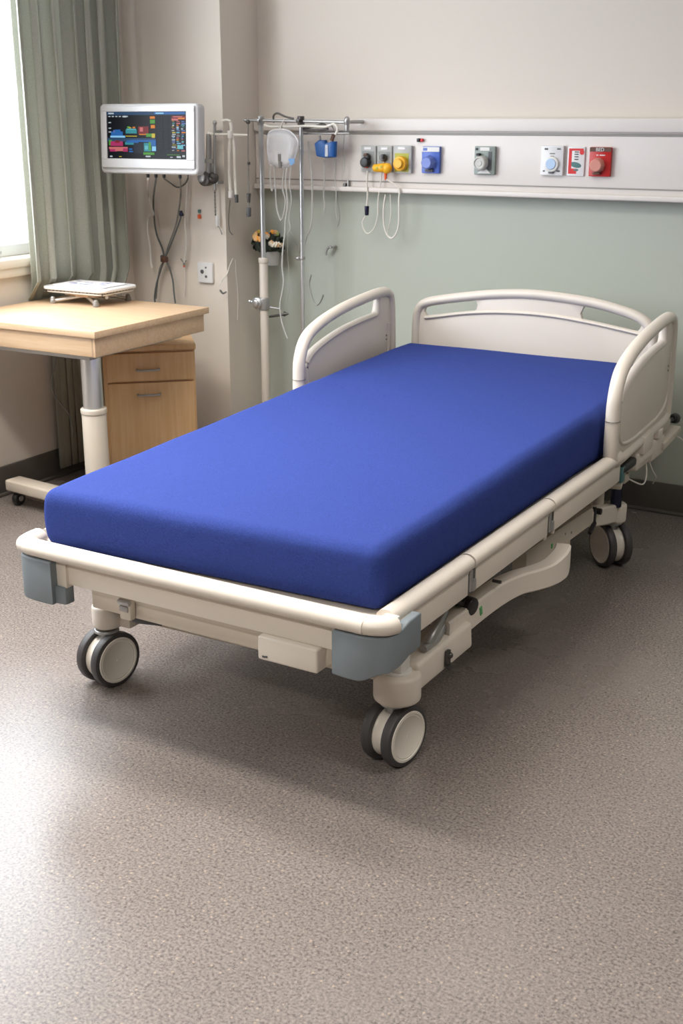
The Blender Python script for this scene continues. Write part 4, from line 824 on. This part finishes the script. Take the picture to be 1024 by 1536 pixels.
# right long base beam with the bulging pedal bar
def ribbon(mb, rows, th):      # rows: (x, y, ztop, zbot); a plate of thickness th running along them
    t_ = bmesh.new(); R_ = []
    P = catmull([(r[0], r[1], r[2]) for r in rows], 6); Q = catmull([(r[0], r[1], r[3]) for r in rows], 6)
    for i, (p, q) in enumerate(zip(P, Q)):
        tg = (P[min(i+1, len(P)-1)]-P[max(i-1, 0)]); tg.z = 0; tg.normalize(); n_ = Vector((tg.y, -tg.x, 0))*th/2; e = .005
        dz = Vector((0, 0, e)); ins = n_*(1-2*e/th)
        R_.append([t_.verts.new(v) for v in (p+ins, p+n_-dz, q+n_+dz, q+ins, q-ins, q-n_+dz, p-n_-dz, p-ins)])
    for a_, b_ in zip(R_, R_[1:]):
        for k in range(8): t_.faces.new((a_[k], a_[(k+1) % 8], b_[(k+1) % 8], b_[k]))
    t_.faces.new(R_[0]); t_.faces.new(R_[-1][::-1]); bmesh.ops.recalc_face_normals(t_, faces=t_.faces[:]); mb._merge(t_)
m = MB(); ribbon(m, [(-1.172, 2.44, .300, .225), (-1.165, 2.58, .305, .238), (-1.155, 2.72, .310, .245), (-1.14, 2.82, .306, .246), (-1.118, 2.89, .302, .240), (-1.098, 2.95, .305, .238), (-1.090, 3.01, .318, .240), (-1.098, 3.05, .325, .255)], .045); m.build('pedal_bar', 'cream_metal', B)
m = MB(); ribbon(m, [(-1.185, 2.95, .315, .235), (-1.185, 3.2, .308, .245), (-1.185, 3.50, .296, .240)], .04); m.build('long_beam', 'beige_metal', B)
m = MB(); ribbon(m, [(-1.185, 3.48, .290, .235), (-1.19, 3.62, .262, .20), (-1.195, 3.76, .232, .170)], .045); m.build('rear_arm', 'cream_metal', B)
m = MB(); m.bar((-1.196, 2.29, .213), (-1.172, 2.535, .240), .085, .072, bev=.010, seg=3); m.build('caster_arm', 'cream_metal', B)
a = [(-1.1240, 2.5088, 0.3184), (-1.1240, 3.0950, 0.3271), (-1.1240, 2.3282, 0.2352), (-1.1240, 2.3938, 0.3204), (-1.1240, 3.3405, 0.3319)]
m = MB(); m.box((-1.142, 2.60, .275), (.006, .012, .024), (.25, 0, 0), bev=.001); m.build('sticker', 'green', B, label='green sticker')
m = MB(); m.box((-1.165, 3.14, .278), (.006, .009, .014), bev=.001); m.build('sticker', 'green', B, label='green sticker')
a = [(-1.1260, 2.6647, 0.3624), (-1.1260, 2.6763, 0.3297), (-1.1260, 2.6833, 0.3437)]
for q_ in a[:2]:
    m = MB(); m.cyl((-1.145, q_[1], q_[2]), (-1.122, q_[1], q_[2]), .0045, seg=10); m.build('bolt', 'darksteel', B)
for yy, zz in ((3.25, .283), (3.30, .272)):
    m = MB(); m.cyl((-1.17, yy, zz), (-1.163, yy, zz), .004, seg=10); m.build('bolt', 'steel', B)
m = MB(); m.box((-1.136, 2.405, .222), (.010, .016, .046), bev=.003); m.box((-1.128, 2.405, .205), (.014, .03, .008), bev=.003); m.sph((-1.131, 2.405, .232), .008); m.build('arm_latch', 'darksteel', B)
m = MB(); m.cyl((-1.20, 2.565, .305), (-1.14, 2.555, .300), .020, .024, bev=.006); m.box((-1.185, 2.545, .318), (.05, .06, .016), (0, 0, .3), bev=.005); m.build('brake_pedal', 'black', B)
m = MB(); m.box((-1.225, 2.50, .30), (.04, .10, .012), (.1, 0, .2), bev=.004); m.build('pedal_guard', 'teal', B)
m = MB(); m.tube([(-1.175, 2.36, .255), (-1.17, 2.38, .28), (-1.172, 2.42, .30), (-1.178, 2.46, .315)], .014, seg=12); m.tube([(-1.17, 2.34, .265), (-1.165, 2.40, .268), (-1.17, 2.45, .29)], .010, seg=12); m.build('linkage', 'steel', B)
m = MB(); m.box((-1.166, 3.50, .268), (.014, .018, .055), bev=.003); m.box((-1.158, 3.47, .238), (.014, .05, .012), (.5, 0, 0), bev=.004); m.cyl((-1.17, 3.53, .275), (-1.152, 3.53, .275), .010); m.build('brake_lever', 'black', B)
# casters
def caster(x, y, ang, house=True):
    e = thing('caster', (x, y, 0), '', ''); del e['label']; del e['category']; e.parent = B; e.location = Vector((x, y, 0))-WL[B.name]
    ax = Vector((math.cos(ang), math.sin(ang), 0)); c = Vector((x, y, .076))
    q = Matrix.Translation(c) @ ax.to_track_quat('Z', 'Y').to_matrix().to_4x4()
    for s_ in (1, -1):
        f = Matrix.Scale(-1, 4, (0, 0, 1)) if s_ < 0 else Matrix()
        m = MB(); m.lathe([(.060, .018), (.070, .016), (.0745, .019), (.076, .024), (.076, .036), (.074, .041), (.069, .0435), (.0635, .043)], q @ f); m.build('tyre', 'tyre', e)
        m = MB(); m.lathe([(0, .0415), (.050, .0415), (.052, .043), (.055, .0425), (.057, .0445), (.062, .0445), (.0645, .042), (.0645, .018), (0, .018)], q @ f); m.cyl(q @ f @ Vector((0, 0, .041)), q @ f @ Vector((0, 0, .0425)), .0045, seg=8); h_ = m.build('hub', 'hub', e)
    m = MB(); m.lathe([(0, -.019), (.061, -.019), (.0625, -.014), (.060, -.009), (.060, .009), (.0625, .014), (.061, .019), (0, .019)], q); m.build('drum', 'hub', e)
    m = MB(); m.cyl((x, y, .12), (x, y, .168), .022, bev=.003); m.cyl((x, y, .150), (x, y, .158), .035, .032, bev=.002); m.build('swivel', 'steel', e)
    return e
caster(-1.203, 2.262, math.radians(-10)); caster(-2.064, 2.241, math.radians(-10)); caster(-1.203, 3.81, math.radians(-131)); caster(-2.062, 3.80, math.radians(-40))
for (x, y, z0_, z1_, r) in ((-1.196, 2.262, .163, .234, .056), (-2.062, 2.245, .163, .228, .040), (-1.192, 3.80, .160, .226, .037), (-2.062, 3.80, .160, .226, .04)):
    m = MB(); m.cyl((x, y, z0_), (x, y, z1_), r, seg=36, bev=.010)
    m.build('caster_housing', 'cream_metal', B)
m = MB(); m.span((-2.05, 2.25, .165), (-1.99, 2.33, .222), bev=.006); m.build('housing_arm', 'cream_metal', B)
m = MB(); m.box((-1.198, 2.262, .262), (.05, .05, .056), bev=.008); m.cyl((-1.198, 2.262, .230), (-1.198, 2.262, .240), .036, bev=.003); m.box((-1.198, 2.262, .315), (.032, .04, .07), bev=.004); m.build('corner_post', 'offwhite', B)
m = MB(); m.span((-2.075, 2.21, .225), (-2.02, 2.29, .245), bev=.004); m.span((-2.06, 2.17, .30), (-1.99, 2.20, .385), bev=.005); m.cyl((-2.062, 2.245, .225), (-2.062, 2.245, .34), .016); m.build('corner_post', 'beige_metal', B)
m = MB(); m.box((-2.025, 2.165, .335), (.02, .014, .03), bev=.003); m.build('post_clip', 'steel', B)
m = MB(); m.prism([(-1.99, 2.20), (-1.90, 2.17), (-1.83, 2.19), (-1.90, 2.24), (-1.99, 2.26)], .014, Matrix.Translation((0, 0, .238)), bev=.004); m.build('brake_pedal', 'dgrey', B)
# rear right mechanism
m = MB(); m.cyl((-1.180, 3.76, .225), (-1.180, 3.76, .345), .019, bev=.002); m.build('lift_shaft', 'navy', B)
m = MB(); m.cyl((-1.222, 3.70, .215), (-1.222, 3.70, .325), .020, bev=.006); m.build('lift_post', 'cream_metal', B)
m = MB(); m.box((-1.185, 3.72, .338), (.075, .13, .022), (.25, 0, .2), bev=.005); m.box((-1.17, 3.77, .325), (.04, .05, .03), bev=.004); m.build('lift_bracket', 'beige_metal', B)
m = MB(); m.box((-1.135, 3.66, .398), (.05, .14, .030), bev=.010, seg=3); m.build('actuator', 'black', B)
m = MB(); m.box((-1.118, 3.60, .385), (.014, .03, .050), bev=.003); m.build('pivot', 'teal', B)
m = MB(); m.box((-1.145, 3.83, .385), (.06, .15, .060), bev=.010, seg=3); m.cyl((-1.145, 3.76, .385), (-1.145, 3.91, .385), .034, bev=.008); m.build('motor_housing', 'cream', B)
m = MB(); m.box((-1.148, 4.00, .378), (.055, .15, .075), bev=.012, seg=3); m.build('motor_housing', 'cream', B)
m = MB(); m.box((-1.140, 4.14, .385), (.06, .20, .026), (.10, 0, 0), bev=.006); m.build('release_handle', 'beige_metal', B)
m = MB(); m.box((-1.135, 3.99, .432), (.045, .05, .03), bev=.006); m.box((-1.17, 3.80, .435), (.03, .5, .06), bev=.005); m.build('rail_mount', 'cream_metal', B)
m = MB(); m.box((-1.20, 3.78, .345), (.03, .10, .06), bev=.004); m.build('rear_plate', 'dgrey', B)
m = MB(); m.tube([(-1.15, 4.19, .435), (-1.15, 4.24, .425), (-1.15, 4.275, .42)], .008); m.cyl((-1.15, 4.255, .425), (-1.15, 4.295, .418), .016, .020, bev=.006); k_ = m.build('release_knob', 'black', B)
m = MB(); m.sph((-1.138, 4.296, .412), .009); m.build('knob_cap', 'chrome', k_)
m = MB(); m.tube([(-1.14, 4.22, .38), (-1.10, 4.25, .35), (-1.06, 4.28, .30), (-1.02, 4.30, .26)], .002); m.build('power_lead', 'cablew', B)
m = MB(); m.tube([(-1.13, 3.93, .35), (-1.12, 3.95, .31), (-1.115, 3.98, .28), (-1.13, 4.0, .25)], .002); m.tube([(-1.15, 3.78, .32), (-1.12, 3.84, .29), (-1.12, 3.88, .31), (-1.13, 3.90, .35)], .0025); m.build('power_lead', 'cablew', B)

# side rails
SP = [(.012, .50), (.010, .60), (.018, .672), (.062, .735), (.16, .772), (.307, .799), (.463, .814), (.61, .822), (.672, .815), (.698, .785), (.706, .70), (.71, .60), (.708, .50), (.690, .468), (.60, .461), (.35, .461), (.10, .461), (.035, .467)]
def siderail(p0, p1, dz, inner):
    p0, p1 = Vector((p0[0], p0[1], 0)), Vector((p1[0], p1[1], 0)); d = (p1-p0).normalized(); n_ = Vector((d.y, -d.x, 0))
    W_ = lambda s_, z, o=0: p0 + d*s_ + n_*o + Vector((0, 0, z+dz))
    mt = Matrix(((d.x, 0, n_.x, p0.x), (d.y, 0, n_.y, p0.y), (0, 1, 0, dz), (0, 0, 0, 1)))
    e = thing('side_rail', p0, '', ''); del e['label']; del e['category']; e.parent = B; e.location = p0-WL[B.name]
    m = MB(); m.tube([W_(*q_) for q_ in SP], .021, seg=16, n=9, closed=True, sec=(.022, .019), up=n_); m.build('rail_frame', 'cream', e)
    pan = [(.01, .462), (.60, .458), (.705, .47), (.708, .60), (.70, .79), (.66, .815), (.598, .812), (.588, .79), (.583, .760), (.572, .746), (.54, .744), (.47, .741), (.40, .736), (.333, .730), (.27, .721), (.203, .709), (.14, .694), (.10, .680), (.075, .668), (.055, .65), (.01, .62)]
    m = MB(); m.prism(pan, .020, mt, bev=.002); m.build('rail_panel', 'cream', e)
    lip = [(.052, .65), (.075, .668), (.10, .680), (.14, .693), (.203, .708), (.27, .720), (.333, .729), (.40, .735), (.47, .740), (.54, .743), (.572, .746), (.585, .760), (.593, .785), (.60, .81)]
    m = MB(); m.tube([W_(*q_) for q_ in lip], .013, seg=12, n=4, sec=(.016, .009), up=n_); m.build('panel_lip', 'cream', e)
    lowr = [(.05, .63), (.055, .56), (.09, .515), (.20, .497), (.36, .495), (.55, .50), (.655, .53), (.672, .60), (.67, .70)]
    m = MB(); m.tube([W_(q_[0], q_[1], inner*.010) for q_ in lowr], .006, seg=10, n=5); m.build('panel_border', 'cream', e)
    m = MB(); m.tube([W_(.010+.0222*math.cos(a_/8*PI)*0, .60) + (d*.0216*math.cos(a_*PI/8) + n_*.0226*math.sin(a_*PI/8)) for a_ in range(16)], .0008, seg=6, n=2, closed=True); m.build('joint_ring', 'dgrey', e)
    m = MB()
    for s_, z in ((.052, .60), (.052, .635), (.655, .655), (.655, .64)):
        for o_ in (-.0105, .0105): m.cyl(W_(s_, z, o_*.9), W_(s_, z, o_*1.08), .0035, seg=10)
    m.build('screw', 'dgrey', e)
    m = MB(); m.cyl(W_(.706, .66), W_(.735, .66), .005); m.cyl(W_(.706, .645), W_(.735, .645), .005); m.build('pivot_pin', 'darksteel', e)
    m = MB(); m.box(W_(.40, .447), (.05, .12, .06), (0, 0, math.atan2(d.y, d.x)-PI/2), bev=.006); m.build('support_arm', 'cream_metal', e); m = MB(); m.box(W_(.60, .43), (.035, .06, .09), (0, 0, math.atan2(d.y, d.x)-PI/2), bev=.006); m.build('support_arm', 'cream_metal', e)
siderail((-1.107, 3.43), (-1.145, 4.1), -.008, 1)
siderail((-2.208, 3.415), (-2.235, 4.12), .004, 1)

# headboard
e = thing('headboard', (-1.69, 4.19, 0), '', ''); del e['label']; del e['category']; e.parent = B; e.location = Vector((-1.69, 4.19, 0))-WL[B.name]
YH = 4.195
HP = [(-2.160, .42), (-2.158, .60), (-2.155, .715), (-2.142, .757), (-2.112, .778), (-2.05, .793), (-1.95, .811), (-1.84, .827), (-1.70, .838), (-1.56, .834), (-1.45, .824), (-1.36, .808), (-1.285, .787), (-1.243, .757), (-1.225, .705), (-1.218, .60), (-1.215, .42)]
m = MB(); m.tube([(x, YH, z) for x, z in HP], .021, seg=16, n=6, sec=(.023, .018), up=(0, 1, 0)); m.build('board_frame', 'cream', e)
top = lambda x: .84 - .26*(x+1.69)**2
pn = [(-2.16, .42), (-1.215, .42), (-1.222, .70), (-1.245, .745), (-1.262, .772), (-1.268, .760), (-1.274, .745), (-1.288, .735), (-1.36, .746), (-1.42, .754), (-1.475, .759), (-1.488, .766), (-1.494, .784), (-1.484, .806), (-1.47, .82),
      (-1.56, .835), (-1.70, .838), (-1.84, .828), (-1.92, .812), (-1.905, .80), (-1.898, .785), (-1.902, .768), (-1.916, .759), (-1.97, .750), (-2.03, .738), (-2.09, .726), (-2.112, .728), (-2.122, .742), (-2.118, .762), (-2.13, .772), (-2.15, .735)]
m = MB(); m.prism(pn, .020, plane_xz(YH), bev=.002); m.build('board_panel', 'cream', e)
lp = [(-2.118, .724), (-2.09, .728), (-2.03, .739), (-1.97, .750), (-1.90, .760), (-1.80, .769), (-1.69, .773), (-1.58, .770), (-1.48, .761), (-1.42, .754), (-1.36, .746), (-1.29, .736), (-1.27, .733)]
m = MB(); m.tube([(x, YH-.004, z-.004) for x, z in lp], .01, seg=12, n=4, sec=(.014, .008), up=(0, 1, 0)); m.build('panel_lip', 'cream', e)
m = MB(); m.span((-2.02, YH-.02, .36), (-1.98, YH+.02, .46), bev=.004); m.build('mount_bracket', 'beige_metal', e); m = MB(); m.span((-1.30, YH-.02, .36), (-1.26, YH+.02, .46), bev=.004); m.build('mount_bracket', 'beige_metal', e)
m = MB(); m.span((-2.02, 4.13, .35), (-1.18, 4.20, .40), bev=.004); m.build('cross_beam', 'beige_metal', B)

# ------------------------------------------------------------------ mattress
def mattress():
    FL, FR, HR, HL = Vector((-2.062, 2.040)), Vector((-1.145, 2.082)), Vector((-1.152, 4.148)), Vector((-2.168, 4.140))
    zb, zf, zh = .450, .596, .632
    NX, NY, NZ = 60, 130, 12; r = .030
    def place(u, v, w):     # u,v in 0..1, w 0 bottom..1 top
        a = FL.lerp(FR, u); b = HL.lerp(HR, u); p = a.lerp(b, v); zt = zf+(zh-zf)*min(1, v*1.1)
        return p, zb+(zt-zb)*w
    L_, W_, H_ = 2.09, .96, .15
    t = bmesh.new(); vd = {}
    def sd(c):               # rounded-box projection of a point of the unit box (metres, centred)
        h = Vector((W_/2, L_/2, H_/2)); q = Vector([max(-h[i]+r, min(h[i]-r, c[i])) for i in range(3)]); dlt = c-q
        if dlt.length > 1e-9: c = q+dlt.normalized()*r
        return c
    def V(i, j, k):
        key = (i, j, k)
        if key in vd: return vd[key]
        def nu(n, N, L, rr):     # denser samples near the edges
            s_ = n/N; return -L/2+L*(s_-.16*math.sin(2*PI*s_)/1.0*.55)
        c = Vector((nu(i, NX, W_, r), nu(j, NY, L_, r), nu(k, NZ, H_, r))); c = sd(c)
        u, v, w = c.x/W_+.5, c.y/L_+.5, c.z/H_+.5
        p, z = place(u, v, w)
        bul = math.sin(PI*w)*.006
        p = p + Vector(((u-.5)*2*bul if abs(u-.5) > .4 else 0, (v-.5)*2*bul if abs(v-.5) > .45 else 0))
        if w > .9: z += .004*math.sin(u*PI)*math.sin(v*PI) + .0012*math.sin(u*9+v*14)*math.sin(v*23+u*5)
        vd[key] = t.verts.new((p.x, p.y, z)); return vd[key]
    for i in range(NX):
        for j in range(NY):
            for k in (0, NZ): t.faces.new((V(i, j, k), V(i+1, j, k), V(i+1, j+1, k), V(i, j+1, k)))
    for i in range(NX):
        for k in range(NZ):
            for j in (0, NY): t.faces.new((V(i, j, k), V(i+1, j, k), V(i+1, j, k+1), V(i, j, k+1)))
    for j in range(NY):
        for k in range(NZ):
            for i in (0, NX): t.faces.new((V(i, j, k), V(i, j+1, k), V(i, j+1, k+1), V(i, j, k+1)))
    bmesh.ops.recalc_face_normals(t, faces=t.faces[:])
    m = MB(); m._merge(t); o = m.build('mattress', 'mattress')
    o.data.polygons.foreach_set('use_smooth', [True]*len(o.data.polygons))
    tag(o, 'thick royal blue fabric mattress lying on the hospital bed', 'mattress')
    m = MB()
    c = [FR + Vector((-.012, .012)), ]
    m.tube([(-1.1525, 2.089, .470), (-1.1505, 2.087, .52), (-1.1530, 2.090, .575)], .0016, seg=6); m.build('seam', 'mattress', o)
mattress()

# ------------------------------------------------------------------ light
W = bpy.data.worlds.new('World'); S.world = W; W.use_nodes = True
bg = W.node_tree.nodes['Background']; bg.inputs['Color'].default_value = (.86, .93, 1.0, 1); bg.inputs['Strength'].default_value = 11.0
def area(name, loc, rot, sx, sy, power, col=(1, 1, 1), portal=False, spread=PI):
    l = bpy.data.lights.new(name, 'AREA'); l.shape = 'RECTANGLE'; l.size = sx; l.size_y = sy; l.energy = power; l.color = col
    if portal: l.cycles.is_portal = True
    l.spread = spread
    o = bpy.data.objects.new(name, l); COL.objects.link(o); o.location = loc; o.rotation_euler = rot; return o
area('window_portal', (XL-.19, (WY0+WY1)/2, (WZ0+WZ1)/2), (0, -PI/2, 0), WZ1-WZ0, WY1-WY0, 1, portal=True)
for k, (x, y, p) in enumerate(((-1.6, 2.6, 16),(-2.4,1.6,40),(.6,2.4,20),(-2.95,2.4,16),(-0.8,-1.0,85))):  # unseen; room's overhead light plus fill added for the column face and bed front
    area('ceiling_and_fill_lamp', (x, y, ZC-.012), (0, 0, 0), 1.2, .3, p, (1.0, .95, .88), spread=math.radians(130))

# ------------------------------------------------------------------ camera
cam = bpy.data.cameras.new('camera'); co = bpy.data.objects.new('camera', cam); COL.objects.link(co)
cam.sensor_fit = 'VERTICAL'; cam.sensor_height = 36; cam.sensor_width = 24; cam.lens = 1818/1536*36
co.location = (0, 0, 1.45); co.rotation_euler = (PI/2-math.radians(17.980), 0, math.radians(30.769))
cam.dof.use_dof = True; cam.dof.focus_distance = 3.0; cam.dof.aperture_fstop = 9.0
S.camera = co
S.view_settings.view_transform = 'Standard'; S.view_settings.look = 'None'; S.view_settings.gamma = 1; S.view_settings.use_curve_mapping = False
S.view_settings.exposure = 0.04
S.render.film_transparent = False
S.render.engine = 'CYCLES'; S.cycles.use_denoising = True; S.cycles.use_adaptive_sampling = False; S.cycles.max_bounces = 10; S.cycles.diffuse_bounces = 6; S.cycles.transparent_max_bounces = 12; S.cycles.caustics_reflective = False; S.cycles.caustics_refractive = False
